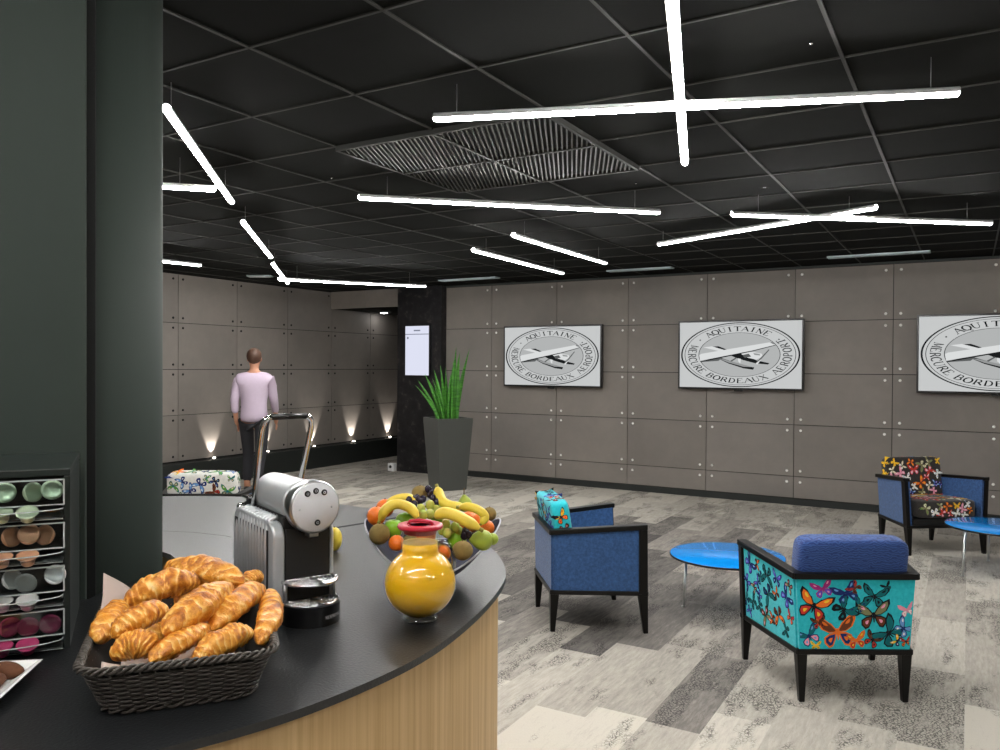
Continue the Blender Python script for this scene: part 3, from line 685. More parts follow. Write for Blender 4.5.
    def pat_seat(a, b, cc):
        return [((-a/2+.02, -b/2+.02, cc/2), (1, 0, 0), (0, 1, 0), (0, 0, 1), a-.04, b-.04, 30), ((-a/2, b/2, -cc/2), (1, 0, 0), (0, 0, 1), (0, 1, 0), a, cc, 12)]
    cushion('seat_cushion', (0, .03, .385), (.53, .52, .16), radians(2), seat or pad, pat_seat if pat_pad else None, 1)
    cushion('back_cushion', (0, -.222, .60), (.535, .125, .38), radians(9), pad, pat_back if pat_pad else None, 2)
    return t
B1, B2 = onz(799, 702, 0), onz(909, 703, 0)
# back panel butterflies of the turquoise chair, placed as seen
bp = {'back_panel': [
 # u runs from right rear corner to left as the panel is built (seen from behind: left is u=0)
 (.14, .62, .082, -.35, ('orange', 'red', 'yellow', 'black')), (.22, .86, .05, .3, ('magenta', 'violet', 'pink', 'magenta')), (.42, .80, .062, .4, ('navy', 'navy', 'sky', 'navy')), (.49, .88, .035, .9, ('red', 'brown', 'black', 'brown')),
 (.66, .76, .062, -.2, ('tealdk', 'tealdk', 'black', 'black')), (.76, .90, .024, .5, ('black', 'tealdk', 'black', 'black')), (.18, .38, .036, .2, ('brown', 'red', 'black', 'black')),
 (.345, .25, .092, .12, ('brown', 'navy', 'orange', 'orange')), (.66, .49, .080, .1, ('olive', 'brown', 'pink', 'black')), (.09, .19, .055, .5, ('tealdk', 'pink', 'sky', 'navy')), (.15, .055, .026, 0, ('yellow', 'yellow', 'green', 'yellow')),
 (.515, .13, .048, .2, ('orange', 'red', 'yellow', 'orange')), (.66, .14, .044, -.5, ('brown', 'red', 'black', 'black')), (.80, .24, .075, .9, ('tealdk', 'tealdk', 'tealdk', 'black')), (.93, .31, .050, -.7, ('sky', 'sky', 'white', 'navy')), (.95, .57, .038, .3, ('pink', 'white', 'pink', 'pink')),
 (.88, .13, .03, 1, ('yellow', 'navy', 'white', 'black')), (.40, .57, .060, -1.0, ('tealdk', 'black', 'tealdk', 'black')), (.53, .62, .045, 1.2, ('tealdk', 'tealdk', 'navy', 'black')), (.96, .12, .03, .2, ('red', 'orange', 'black', 'black'))]}
mid = (B1+B2)/2
c2 = V((mid.x, mid.y, 0)) + hd(120.5)*.30
armchair(c2, 120.5, 'turquoise butterfly-print armchair with plain blue back cushion, seen from behind', 'teal', 'bluewave', CT, True, False, 11, place=bp)
Bn, Bf = V((-2.158, 4.319, 0)), V((-2.497, 4.726, 0))
c1 = (Bn+Bf)/2 + hd(38)*.30
armchair(c1, 38, 'plain blue armchair with turquoise butterfly cushion, standing left of the blue table', 'blue', 'teal', CT, False, True, 23)
Fl, Fr = V((-.432, 7.664, 0)), V((.154, 8.113, 0))
c3 = (Fl+Fr)/2 - hd(-52.5)*.28
armchair(c3, -52.5, 'blue armchair with black butterfly-print cushions, standing against the back wall', 'blue', 'darkfab', CD, False, True, 31)
c4 = dep(201, 484, 6.06); c4.z = 0
armchair(c4 + hd(122)*.30, 122, 'blue armchair with white butterfly-print back cushion, beyond the counter by the column', 'blue', 'whitefab', CW, False, True, 44)
# ------------------------------------------------------------------ round blue tables
def table(c, r, z, angs, lr, label):
    t = thing('coffee_table', label, 'table', (c[0], c[1], 0), 0, 'round blue coffee tables')
    MB().lathe([(0, z-.012), (r-.006, z-.012), (r, z-.008), (r, z-.002), (r-.003, z), (0, z)], 72).build('tabletop', ['bluetop'], t)
    MB().lathe([(r+.0005, z-.016), (r+.0035, z-.014), (r+.0035, z-.004), (r+.0005, z-.002)], 72, close=True).build('edge_band', 'wood_black', t)
    for a in angs:
        a = radians(a); p = V((lr*cos(a), lr*sin(a), 0)); m = MB(); m.tube([p*1.06, p*1.06+V((0, 0, .005)), p+V((0, 0, z-.012))], [.007, .008, .011], 10)
        m.lathe([(0, 0), (.012, 0), (.012, .01), (0, .01)], 10, p*1.06); m.build('leg', 'steel', t)
table((-1.395, 5.42), .375, .345, [218, 338, 82], .285, 'round glossy blue coffee table with steel legs, between the blue and turquoise armchairs')
table((.225, 7.44), .38, .365, [230, 345, 100], .365, 'round glossy blue coffee table before the black-cushioned armchair, cut by the right edge')
# ------------------------------------------------------------------ counter
TZ = 1.0
edge = [(-1.10, .80), (-1.02, 1.0), (-.986, 1.2), (-.984, 1.39), (-1.02, 1.607), (-1.077, 1.817), (-1.145, 1.99), (-1.25, 2.15), (-1.40, 2.31), (-1.62, 2.46), (-1.90, 2.58), (-2.25, 2.645), (-2.60, 2.63), (-2.93, 2.54), (-3.2, 2.37), (-3.40, 2.12), (-3.38, 1.85), (-3.15, 1.72), (-2.80, 1.70)]
notch = [(-2.271+.270*cos(radians(a_)), 1.406+.270*sin(radians(a_))) for a_ in range(100, -26, -14)] + [(-1.952, 1.238), (-2.510, .443)]
edge2 = [(-2.45, .28), (-2.1, .10), (-1.75, .12), (-1.45, .25), (-1.24, .50)]
def smooth_loop(P, k=6):
    out = []; n = len(P)
    for i in range(n):
        p0, p1, p2, p3 = [V(P[(i+d) % n]) for d in (-1, 0, 1, 2)]
        for j in range(k):
            t_ = j/k; out.append(.5*((2*p1)+(-p0+p2)*t_+(2*p0-5*p1+4*p2-p3)*t_**2+(-p0+3*p1-3*p2+p3)*t_**3))
    return out
def inset(P, d):
    n = len(P); out = []
    for i in range(n):
        tg = (P[(i+1) % n]-P[i-1]).normalized(); out.append(P[i] + V((-tg.y, tg.x))*d)
    return out
E_ = smooth_loop(edge2 + edge); E_ = E_[:(len(edge2)+len(edge)-1)*6+1] + [V(p) for p in notch]
ct = thing('counter', 'large rounded counter with black laminate top and light oak front', 'counter', (-2.2, 1.4, 0))
off = V((-2.2, 1.4))
El = [p-off for p in E_]
MB().extr(El, TZ-.016, TZ, 0, False).build('countertop', 'laminate', ct, bevel=.0025)
MB().extr(inset(El, .022), .10, TZ-.016, 0, True).build('body', 'oak', ct)
MB().extr(inset(El, .07), .0, .10, 0, True).build('toe_kick', 'plinth', ct)
g = MB()
def groove(pts, w):
    pts = [V(p)-off for p in pts]
    for p, q in zip(pts[:-1], pts[1:]):
        d = (q-p).normalized(); n = V((-d.y, d.x))*w/2
        g.add([V((*(p-n), TZ+.0004)), V((*(q-n), TZ+.0004)), V((*(q+n), TZ+.0004)), V((*(p+n), TZ+.0004))], [(0, 1, 2, 3)], 0, False)
groove([(-2.63, 1.79), (-2.525, 1.881), (-2.411, 1.925), (-2.26, 1.945), (-2.227, 1.94)], .004)
groove([(-2.06, 2.19), (-2.024, 2.28), (-1.998, 2.375), (-1.95, 2.57)], .024)
g.build('joint_line', 'gap', ct)
# ------------------------------------------------------------------ column and panel behind the counter
cc_ = V((-2.216, 1.366))
MB().lathe([(.250, 0), (.250, CZ)], 96, (cc_.x-.06, cc_.y+.02, 0)).build('wall_column', 'green_paint', kind='structure')
a = V((-1.962, 1.236)); d = -hd(55); e = a + V((d.x, d.y))*2.2; n = V((-.819, .574))*.05
MB().extr([a, e, e+n, a+n], 0, CZ).build('wall_panel', 'green_paint', kind='structure', bevel=.003)
a2 = a + V((-.03, .03)); MB().extr([a2+V((.008, .011)), a2-V((.02, .03)), a2-V((.05, -.0)), a2+V((-.02, .030))], 0, CZ-.002).build('dark_gap_strip', 'gap', kind='structure')  # black strip standing in for the dark open gap between panel and column
#P2BEGIN
# ------------------------------------------------------------------ capsule dispenser
A55 = radians(55); bxc = V((-1.632, .992, 0)); rt = hd(55); fn_ = hd(-35)      # front right corner, right vector, facing
# local frame: x to the right, y to the back, z up; origin at front right corner
cd = thing('capsule_dispenser', 'dark coffee capsule cabinet with four clear drawers at the left picture edge', 'capsule dispenser', (bxc.x, bxc.y, TZ), A55)
DW, DD, DH = .34, .34, .384
MB().box((-DW/2, DD/2+.02, DH-.008), (DW, DD-.04+.03, .016)).build('top', 'cabinet', cd, bevel=.002)
MB().box((-.006, DD/2+.01, (DH-.016)/2), (.012, DD-.02, DH-.016)).build('side_panel', 'cabinet', cd, bevel=.002)
MB().box((-DW+.006, DD/2+.01, (DH-.016)/2), (.012, DD-.02, DH-.016)).build('side_panel', 'cabinet', cd, bevel=.002)
MB().box((-DW/2, DD-.006, (DH-.016)/2), (DW-.024, .012, DH-.016)).build('back_panel', 'cabinet', cd)
MB().box((-DW/2, DD/2+.03, .006), (DW-.024, DD-.08, .012)).build('bottom', 'cabinet', cd)
CAPC = ['c0d4b4', 'e4ac86', 'dddeda', 'c8487a']; CAPN = ['pale green', 'copper', 'silver', 'magenta']
for k in range(4):
    z1 = DH-.016-.004-k*.0910; z0 = z1-.0865; zm = z1-.052
    dr = MB(); dr.box((-DW/2, -.001, (z1+zm)/2), (DW-.02, .003, z1-zm), 0)
    # bulging lip below the window
    def lip(u, v):
        a = u*pi; x = -DW/2 - cos(a)*(DW/2-.012); bul = .045*sin(a)**.7*sin(v*pi/2)
        return V((x, -.003-bul if True else 0, z0+.004 + (zm-z0-.012)*v))
    dr.grid(lambda u, v: lip(u, v), 32, 6)
    d_ = dr.build('drawer', 'acryl', cd)
    e = MB()
    for zz in (z1, zm): e.box((-DW/2, -.001, zz), (DW-.018, .005, .0025))
    for xx in (-.010, -DW+.010): e.box((xx, -.001, (z1+zm)/2), (.003, .005, z1-zm))
    e.tube([lip(i/32, 1) + V((0, 0, .001)) for i in range(33)], .0013, 5)
    e.tube([lip(i/32, 0) for i in range(33)], .001, 5)
    e.build('rim', 'acryl_edge', d_)
    MB().box((-DW/2, .13, z0+.003), (DW-.028, .24, .003)).build('tray', 'cabinet', cd)
    M['cap%d' % k] = plain('capsule_foil_' + CAPN[k].replace(' ', '_'), CAPC[k], .28, .55, var=.1, bstr=.1)
    Rz = Matrix.Rotation(A55, 3, 'Z')
    pr = [(0, 0), (.010, 0), (.0125, .003), (.0155, .019), (.0158, .0205), (.0205, .0208), (.0213, .022), (.0205, .0232), (.015, .0232), (.0135, .0222), (0, .0220)]
    rg = random.Random(50+k)
    where = ['rightmost', 'second from the right', 'third from the right', 'fourth from the right']
    for q in range(4):
        lx = -.036 - q*.042 + rg.uniform(-.003, .003); p = bxc + Rz @ V((lx, .028, 0)); p.z = TZ + zm + .0235
        tl = Matrix.Rotation(radians(rg.uniform(62, 100)), 3, 'X') @ Matrix.Rotation(radians(rg.uniform(-35, 35)), 3, 'Y')
        o = MB().lathe(pr, 20, (0, 0, 0), 0, tl).build('coffee_capsule', 'cap%d' % k); o.location = p; o.rotation_euler = (0, 0, A55)
        tag(o, '%s capsule upright behind the drawer window, %s' % (CAPN[k], where[q]), 'coffee capsule', CAPN[k] + ' capsules in the dispenser')
    for q in range(3):
        lx = -.075 - q*.046; p = bxc + Rz @ V((lx, -.008, 0)); p.z = TZ + z0 + .006
        tl = Matrix.Rotation(radians(rg.uniform(8, 32)), 3, 'X')
        o = MB().lathe(pr, 20, (0, 0, 0), 0, tl).build('coffee_capsule', 'cap%d' % k); o.location = p; o.rotation_euler = (0, 0, A55)
        tag(o, '%s capsule lying in the bulging lip of its drawer, %s' % (CAPN[k], where[q]), 'coffee capsule', CAPN[k] + ' capsules in the dispenser')
# ------------------------------------------------------------------ dish with cakes
dl = V((-1.575, .905, 0)); 
ds = thing('serving_dish', 'white square dish corner holding brown cake pieces at the lower left edge', 'dish', (dl.x, dl.y, TZ), radians(40))
def dishp(s, z): return [V((-.30-s, -.22-s, z)), V((s, -.22-s, z)), V((s, s, z)), V((-.30-s, s, z))]
m = MB(); P1, P2, P3, P4 = dishp(-.03, .0), dishp(0, .022), dishp(-.006, .022), dishp(-.034, .005)
m.add(P1+P2+P3+P4, [(3, 2, 1, 0)] + [(a+4*l, (a+1) % 4+4*l, (a+1) % 4+4*l+4, a+4*l+4) for l in range(3) for a in range(4)] + [(12, 13, 14, 15)], 0, False)
m.build('dish', 'dish', ds, bevel=.0015)
def lump(name, c, r, rz, mat, lab, cat, grp, z=TZ, nz=.12, seed=0):
    m = MB(); m.ell((0, 0, 0), r, 20)
    for i, p in enumerate(m.v):
        f = 1 + nz*noise.noise(V((p.x*50+seed, p.y*50, p.z*50))); p.x *= f; p.y *= f; p.z = max(p.z*f, -r[2]*.72)
    o = m.build(name, mat); o.location = c; o.rotation_euler = (0, 0, rz); tag(o, lab, cat, grp); return o
Rd = Matrix.Rotation(radians(40), 3, 'Z')
for i, (lx, ly, rr, mt, lb, zz) in enumerate([(-.055, -.040, (.040, .022, .016), 'cookie', 'dark brown cake piece nearest the dish corner', .0), (-.10, -.055, (.042, .020, .016), 'bread', 'golden pastry finger behind the dark cake on the white dish', .0), (-.06, -.105, (.038, .024, .016), 'cookie', 'dark cake piece along the dish rim by the lower picture edge', 0), (-.125, -.11, (.04, .022, .016), 'cookie', 'brown cake piece in the middle of the white dish', .0), (-.085, -.075, (.036, .018, .014), 'bread', 'golden pastry lying on top of the cakes in the dish', .026)]):
    p = dl + Rd @ V((lx, ly, 0)); lump('cake_piece', (p.x, p.y, TZ+.005+rr[2]*.72+zz), rr, radians(40+(-20, 35, 70, 10, -10)[i]), mt, lb, 'pastry', 'pastries on the white dish', seed=i)
# ------------------------------------------------------------------ wicker basket
BH = .088
def zc(x, y, z): return V((x, y, z))
ax_ = hd(60); ay_ = hd(150); bc = V((-1.347, 1.053, 0))
bk = thing('wicker_basket', 'dark grey wicker basket heaped with croissants on the black counter', 'basket', (bc.x, bc.y, TZ), radians(50.5))
def rrect(hx, hy, r, n=160):
    pts = []; seg = [(hx-r, hy-r, 0), (-(hx-r), hy-r, 90), (-(hx-r), -(hy-r), 180), (hx-r, -(hy-r), 270)]
    raw = []
    for cx, cy, a0 in seg:
        for i in range(9): a = radians(a0+i*90/8); raw.append(V((cx+r*cos(a), cy+r*sin(a))))
    raw.append(raw[0]); L = [0]
    for p, q in zip(raw[:-1], raw[1:]): L.append(L[-1]+(q-p).length)
    j = 0
    for i in range(n):
        s = L[-1]*i/n
        while L[j+1] < s: j += 1
        t_ = (s-L[j])/max(1e-9, L[j+1]-L[j]); pts.append(raw[j].lerp(raw[j+1], t_))
    return pts
def bdim(z): f = z/BH; return .126+.034*f, .190+.030*f, .045
NP = 240
def ringpts(z, o=0, nphase=0, amp=0, cnt=0):
    hx, hy, r = bdim(z); P = rrect(hx+o, hy+o, r, NP); out = []
    for i, p in enumerate(P):
        tg = (P[(i+1) % NP]-P[i-1]).normalized(); n = V((tg.y, -tg.x)); w_ = amp*sin(2*pi*cnt*i/NP+nphase)
        out.append(V((*(p+n*w_), z)))
    return out
side = MB(); rows = 15
for r_ in range(rows): side.tube(ringpts(.012+(BH-.028)*r_/(rows-1), 0, pi*(r_ % 2), .0028, 30), .0026, 5, closed=True)
side.build('woven_side', 'wicker', bk)
stk = MB()
H0 = ringpts(.004, 0); H1 = ringpts(BH-.008, 0)
for i in range(0, NP, 4): stk.tube([H0[i], H1[i]], .0022, 5)
stk.build('stakes', 'wicker', bk)
def braid(z, rad, cnt, name, k=3, thick=.0036, o=0, sl=1):
    mb = MB(); N = 720; hx, hy, r = bdim(z); P = rrect(hx+o, hy+o, r, N)
    for s in range(k):
        pts = []
        for i, p in enumerate(P):
            tg = (P[(i+1) % N]-P[i-1]).normalized(); n = V((tg.y, -tg.x)); a = 2*pi*(cnt*i/N + s/k)
            pts.append(V((*(p+n*rad*cos(a)), z+rad*.8*sin(a))))
        mb.tube(pts, thick, 5, closed=True)
    mb.build(name, 'wicker', bk)
braid(BH, .0062, 34, 'braided_rim', 3, .0031, .003)
braid(.006, .0045, 24, 'braided_foot', 2, .0032)
m = MB(); 
m.grid(lambda u, v: V((*rrect(bdim(BH*v)[0]-.006, bdim(BH*v)[1]-.006, .045, 80)[int(round(u*80)) % 80], .004+(BH-.008)*v)), 80, 3, cu=True)
a_ = rrect(bdim(0)[0]-.006, bdim(0)[1]-.006, .045, 60); m.add([V((*p, .004)) for p in a_], [tuple(range(60))], 0, False)
m.build('lining', 'wicker_in', bk)
# greaseproof paper sheet
Rb = Matrix.Rotation(radians(50.5), 3, 'Z')
def bloc(x, y, z=0): p = bc + Rb @ V((x, y, 0)); return V((p.x, p.y, TZ+z))
m = MB()
m.grid(lambda u, v: V((-.105+.20*u, -.165+.335*v, .030+.012*sin(7*u+3*v)+.05*max(0, abs(u-.5)-.35)*2 )), 14, 18)
pk = MB()
LT, LL, LR = [Rb.transposed() @ (q - V((bc.x, bc.y, TZ))) for q in (onz(105, 573, TZ+.150), onz(95, 628, TZ+.080), onz(134, 592, TZ+.100))]
def leafp(u, v):   # pointed corner standing up at the rear left
    b_ = LL.lerp(LR, u); p_ = b_.lerp(LT, v); return p_ + V((.004*sin(4*v), -.010*sin(pi*u)*(1-v), 0))
m.grid(leafp, 9, 9)
m.grid(lambda u, v: V((-.127+.02*v+.05*u*v, -.20+.05*u, .06+.03*(1-v)*sin(pi*u)+.01*v)), 7, 6)
o = m.build('paper_sheet', 'paper'); o.location = (bc.x, bc.y, TZ); o.rotation_euler = (0, 0, radians(50.5))
sd = o.modifiers.new('s', 'SOLIDIFY'); sd.thickness = .0008
o['group'] = 'basket lining'; tag(o, 'pinkish brown greaseproof paper lining the basket, one corner pointing up at the left', 'paper')
# ------------------------------------------------------------------ croissants
def croissant(p0, p1, bend, R, label, seed, up=V((0, 0, 1)), rid=7):
    R *= 1.10
    """p0,p1 tips in world space; bend is the sag vector of the middle"""
    c = (p0+p1)/2; a, b = p0-c, p1-c; m = MB(); N = 64; K = 26; attr = []; rg = random.Random(seed)
    ax = (b-a).normalized()
    pts = []
    for i in range(N+1):
        t_ = i/N*2-1; pts.append(a.lerp(b, (t_+1)/2) + bend*(1-t_*t_))
    prev = None
    for i in range(N+1):
        t_ = i/N*2-1; T = (pts[min(N, i+1)]-pts[max(0, i-1)]).normalized()
        S = T.cross(up).normalized(); U = S.cross(T)
        env = max(0.0, 1-abs(t_)**2.3)**.62; env = .30*max(0, 1-abs(t_)**6)**.5+.74*env
        pass      # stepped layers, thickest towards the middle
        pass
        for j in range(K):
            al = 2*pi*j/K; wv = 1.1*noise.noise(V((t_*2.2+seed, cos(al)*.9, sin(al)*.9+seed))); ph2 = (abs(t_+.12*sin(seed*3))*rid*.72 + .35*sin(seed) + .22*cos(al+seed) + wv) % 1.0; st2 = (1-ph2)**.55
            rj = R*env*(.86+.17*st2)*(1+.20*noise.noise(V((1.6*cos(al)+seed, 1.6*sin(al), t_*3.2)))+.07*noise.noise(V((4*cos(al), 4*sin(al)+seed, t_*11))))
            m.v.append(pts[i] + S*(rj*cos(al)) + U*(rj*sin(al)*.86)); attr.append(max(0, (ph2-.62)/.38) + .25*noise.noise(V((t_*9, al*2, seed))))
    for i in range(N):
        for j in range(K): m.f.append((i*K+j, i*K+(j+1) % K, (i+1)*K+(j+1) % K, (i+1)*K+j)); m.m.append(0); m.sm.append(True)
    m.f += [list(reversed(range(K))), list(range(N*K, (N+1)*K))]; m.m += [0, 0]; m.sm += [True, True]
    m.attr = attr
    o = m.build('croissant', 'crois'); o.location = c; tag(o, label, 'croissant', 'croissants in the wicker basket')
    return o
def BP(px, py, lz): return onz(px, py, TZ+lz)
D = lambda x, y, z: V((x, y, z))
cl = [
 ((165, 570), (244, 583), .150, .145, (0, 0, .012), .030, 'croissant lying across the back of the heap, topmost at the rear'),
 ((124, 607), (200, 584), .118, .142, (0, 0, .022), .029, 'croissant arching over the left half of the heap below the rear one'),
 ((98, 641), (126, 604), .092, .112, (0, 0, .006), .025, 'long straight croissant along the left rim with a pale tip'),
 ((163, 634), (229, 588), .118, .142, (.012, -.004, .012), .031, 'large crumpled croissant in the very centre of the heap'),
 ((112, 638), (168, 612), .108, .128, (0, 0, .016), .024, 'croissant at front left with a pale unbaked band'),
 ((112, 660), (158, 655), .078, .080, (-.004, .006, .022), .026, 'croissant low at the front left corner, under the pale banded one'),
 ((150, 662), (209, 627), .088, .108, (0, 0, .006), .021, 'slim pale croissant at the front middle against the rim'),
 ((212, 630), (262, 588), .104, .128, (0, 0, .012), .026, 'croissant right of the centre with a folded dark side'),
 ((193, 664), (252, 632), .078, .102, (0, 0, .012), .024, 'croissant at the front right just above the woven rim'),
 ((258, 644), (266, 592), .084, .118, (.014, .010, .006), .022, 'pale croissant standing along the right rim'),
 ((238, 590), (262, 578), .118, .128, (0, 0, .010), .018, 'small croissant with a knobby tip at the rear right corner'),
 ((135, 640), (205, 610), .060, .070, (0, 0, .0), .030, 'croissant buried in the shade beneath the centre of the heap'),
 ((150, 600), (240, 600), .070, .075, (0, 0, .0), .030, 'croissant buried beneath the rear one'),
]
for i, (a, b, za, zb, bd, R_, lb) in enumerate(cl):
    croissant(BP(a[0], a[1], za), BP(b[0], b[1], zb), V(bd), R_, lb, i*1.7+.4, rid=6+i % 3)
# ------------------------------------------------------------------ coffee machine
FH = -23.0; fv = hd(FH); rv = hd(FH+90)
bf = V((-1.366, 1.419, 0)); 
# local: x right, y to the back, origin at front centre of the body base
cm = thing('coffee_machine', 'silver and black capsule coffee machine with a raised chrome lever on the counter', 'coffee machine', (bf.x, bf.y, TZ), radians(FH+90))
HWD, DEP, HT = .078, .285, .255
# body: black core
MB().box((0, DEP/2, .125), (.118, DEP-.01, .245)).build('core', 'blackmatt', cm, bevel=.004)
# silver side shells with ribs
def shell(sx):
    m = MB(); x0, x1 = sx*.057, sx*(.086 if sx < 0 else .0665)
    prof = [(-.006, .0), (-.006, .195)] + [(-.006+.040-.040*cos(radians(a)), .195+.040*sin(radians(a))) for a in range(10, 91, 10)] + [(DEP-.045, .240)] + [(DEP-.045+.040*sin(radians(a)), .2+.040*cos(radians(a))) for a in range(10, 91, 10)] + [(DEP, .0)]
    n = len(prof); vs = [V((x0, y, z)) for y, z in prof] + [V((x1, y, z)) for y, z in prof]
    m.add(vs, [(i, (i+1) % n, n+(i+1) % n, n+i) for i in range(n)] + [tuple(reversed(range(n))), tuple(range(n, 2*n))], 0, False)
    o = m.build('side_shell', 'silver', cm, bevel=.007, seg=4)
    rb = MB(); xr = sx*(.0865 if sx < 0 else .067)
    for k in range(11):
        y = .040 + k*.0205
        zt = .232 if k < 10 else .215
        pts = [(xr, y, .01), (xr, y, zt-.035), (xr-sx*.002, y, zt-.012), (xr-sx*.010, y, zt+.004), (xr-sx*.020, y, zt+.009), (xr-sx*.027, y, zt+.009)]
        rb.tube(pts, .0068, 8)
    MB().box((xr+sx*.0012, .1425, .112), (.0016, .232, .205)).build('groove_backing', 'blackmatt', o)
    rb.build('ribs', 'silver', o)
    return o
shell(-1); shell(1)
# head: horizontal cylinder reaching forward
Ry = Matrix.Rotation(pi/2, 3, 'X')      # lathe z axis -> -y (forward)
hz = .272; hr = .060
MB().lathe([(0, -.235), (.040, -.235), (.052, -.228), (.054, -.20), (.056, -.03), (.057, .0)], 48, (0, 0, hz), 0, Ry).build('barrel', 'silver', cm)
hc = MB().lathe([(.0575, .0), (.0600, .003), (.0625, .012), (.0630, .040), (.0620, .044), (.0575, .046), (0, .046)], 64, (0, 0, hz), 0, Ry).build('head_ring', 'steel', cm)
dsk = MB().lathe([(0, .0455), (.0575, .0455), (.0578, .0475), (.0565, .049), (0, .0492)], 64, (0, 0, hz), 0, Ry).build('front_disc', 'disc', cm)
for (bx_, bz_, lb) in [(-.021, .034, 0), (0, .039, 0), (.021, .034, 0), (.004, -.036, 1)]:
    b = MB().lathe([(0, .049), (.0072, .049), (.0072, .0505), (.006, .0515), (0, .0515)], 20, (bx_, 0, hz+bz_), 0, Ry).build('button', 'blackplastic', dsk)
    MB().lathe([(.0022, .0516), (.0022, .0519), (.0032, .0519), (.0032, .0516)], 12, (bx_, 0, hz+bz_), 0, Ry, close=True).build('icon', 'disc', b)
for sx in (-.040, .040): MB().lathe([(0, .049), (.0025, .049), (.0025, .0498), (0, .0498)], 12, (sx, 0, hz-.002), 0, Ry).build('screw', 'silver', dsk)
MB().box((0, -.025, hz-.0665), (.024, .028, .010)).build('spout', 'steel', cm, bevel=.002)
# front black plate and right silver strip
MB().box((0, -.001, .118), (.112, .006, .200)).build('front_plate', 'blackmatt', cm, bevel=.001)
# cup shelf
def halfdisc(r, y0, n=28): return [(-r, y0)] + [(-r*cos(pi*i/n), y0-.012-(r*1.05)*sin(pi*i/n)) for i in range(n+1)] + [(r, y0)]
m = MB(); m.extr(halfdisc(.070, -.004), .0, .046, 0, True); m.build('drip_tray', 'blackplastic', cm, bevel=.003)
def grille(z, r, name):
    g_ = MB()
    for q in range(6):
        rr = r*(1-q*.155); pts = [(-rr*cos(pi*i/24), -.014-(rr*1.02)*sin(pi*i/24), z) for i in range(25)]
        g_.tube(pts, .0016 if q else .0026, 6)
    for a in (0, 40, 65, 90, 115, 140, 180):
        a = radians(a); g_.tube([(-.012*cos(a), -.018-.012*sin(a), z), (-r*cos(a), -.014-r*1.02*sin(a), z)], .0014, 5)
    g_.add([V((.0, -.016, z+.002))]+[V((-.020*cos(a), -.016-.030*sin(a), z+.002)) for a in (radians(50), radians(70), radians(90), radians(110), radians(130))], [(0, 1, 2, 3, 4, 5)], 0, False)
    g_.tube([(-r, -.014, z), (r, -.014, z)], .0022, 6)
    return g_.build(name, 'chrome', cm)
grille(.0485, .066, 'tray_grille')
m = MB(); m.extr(halfdisc(.062, -.004), .092, .0965, 0, True); m.build('cup_shelf', 'blackplastic', cm, bevel=.001)
grille(.099, .060, 'shelf_grille')
m = MB(); pts = [(-.064, -.004, .096)] + [(-.064*cos(pi*i/24), -.014-(.064*1.04)*sin(pi*i/24), .096) for i in range(25)] + [(.064, -.004, .096)]; m.tube(pts, .0042, 8); m.build('shelf_rim', 'chrome', cm)
for sx in (-1, 1): MB().tube([(sx*.061, -.016, .044), (sx*.061, -.016, .096)], .005, 10).build('shelf_post', 'steel', cm)
# maker's word on the base, small grey letters following the curve
tx = MB(); word = 'NESPRESSO'; 
for i, ch in enumerate(word):
    a0 = radians(96 + i*4.6)
    def fn(u, v, a0=a0):
        a = a0 + (u)*radians(3.9); r = .0708; return V((-r*cos(a), -.016-(r*1.05)*sin(a), .017+.0068*v))
    letter(tx, ch, fn, 0, 1.2)
tx.build('wordmark', 'disc', cm)
# lever
lv = MB(); yb_ = .175
def lpt(sx): return [(sx*.058, yb_+.03, .240), (sx*.060, yb_+.013, .30), (sx*.064, yb_-.035, .42), (sx*.064, yb_-.047, .450), (sx*.061, yb_-.054, .466), (sx*.053, yb_-.058, .475), (sx*.042, yb_-.058, .477)]
for sx in (-1, 1): lv.tube(lpt(sx), .0074, 12)
lo_ = lv.build('lever', 'chrome', cm)
MB().tube([(-.047, yb_-.058, .477), (.047, yb_-.058, .477)], .0078, 14).build('grip', 'blackplastic', lo_)
MB().box((-.040, DEP-.035, .262), (.052, .045, .006)).build('tank_lid', 'chrome', cm, bevel=.002)
MB().box((-.045, DEP-.04, .250), (.03, .03, .02)).build('tank_hinge', 'blackplastic', cm, bevel=.003)
MB().box((0, DEP+.012, .12), (.14, .03, .24)).build('water_tank', 'chrome', cm, bevel=.010, seg=4)
# ------------------------------------------------------------------ juice jug
jl = onz(420, 619, TZ); 
jg = thing('juice_jug', 'round clear glass jug of orange juice with a red lid', 'jug', (jl.x, jl.y, TZ), radians(20)); jg.scale = (1, 1, .965)
def globe(R, cz, neck, zn, zt, n=22):
    a1 = math.acos(min(1, neck/R)); out = []
    for i in range(n+1):
        a = -pi/2*.80 + (a1+pi/2*.80)*i/n; out.append((R*cos(a), cz+R*sin(a)))
    return out
Rj = .087; czj = .092; nk = .047
go = globe(Rj, czj, nk, 0, 0); outer = [(0, .004), (.036, .004), (.040, 0), (.044, .004)] + go[0:] + [(nk-.001, .170), (nk-.001, .205), (nk+.002, .224), (nk+.004, .229)]
inner = [(nk+.001, .229), (nk-.002, .222), (nk-.005, .205), (nk-.005, .170)]
MB().lathe(outer+inner, 56, close=True).build('glass_body', 'glass', jg)
ji = globe(Rj-.003, czj, nk-.004, 0, 0); pj = [(0, .014)] + [p for p in ji if p[1] > .012] + [(nk-.0045, .172), (nk-.0045, .1905), (0, .1905)]
MB().lathe(pj, 56).build('juice', 'juice', jg)
MB().lathe([(0, .1909), (nk-.0062, .1909), (nk-.0048, .1925), (nk-.0048, .190)], 48).build('foam', 'foam', jg)
ld_ = MB().lathe([(0, .214), (nk-.008, .214), (nk-.007, .224), (nk+.006, .227), (nk+.008, .231), (nk+.006, .236), (nk-.004, .238), (nk-.010, .234), (.020, .233), (0, .233)], 48).build('lid', 'redlid', jg)
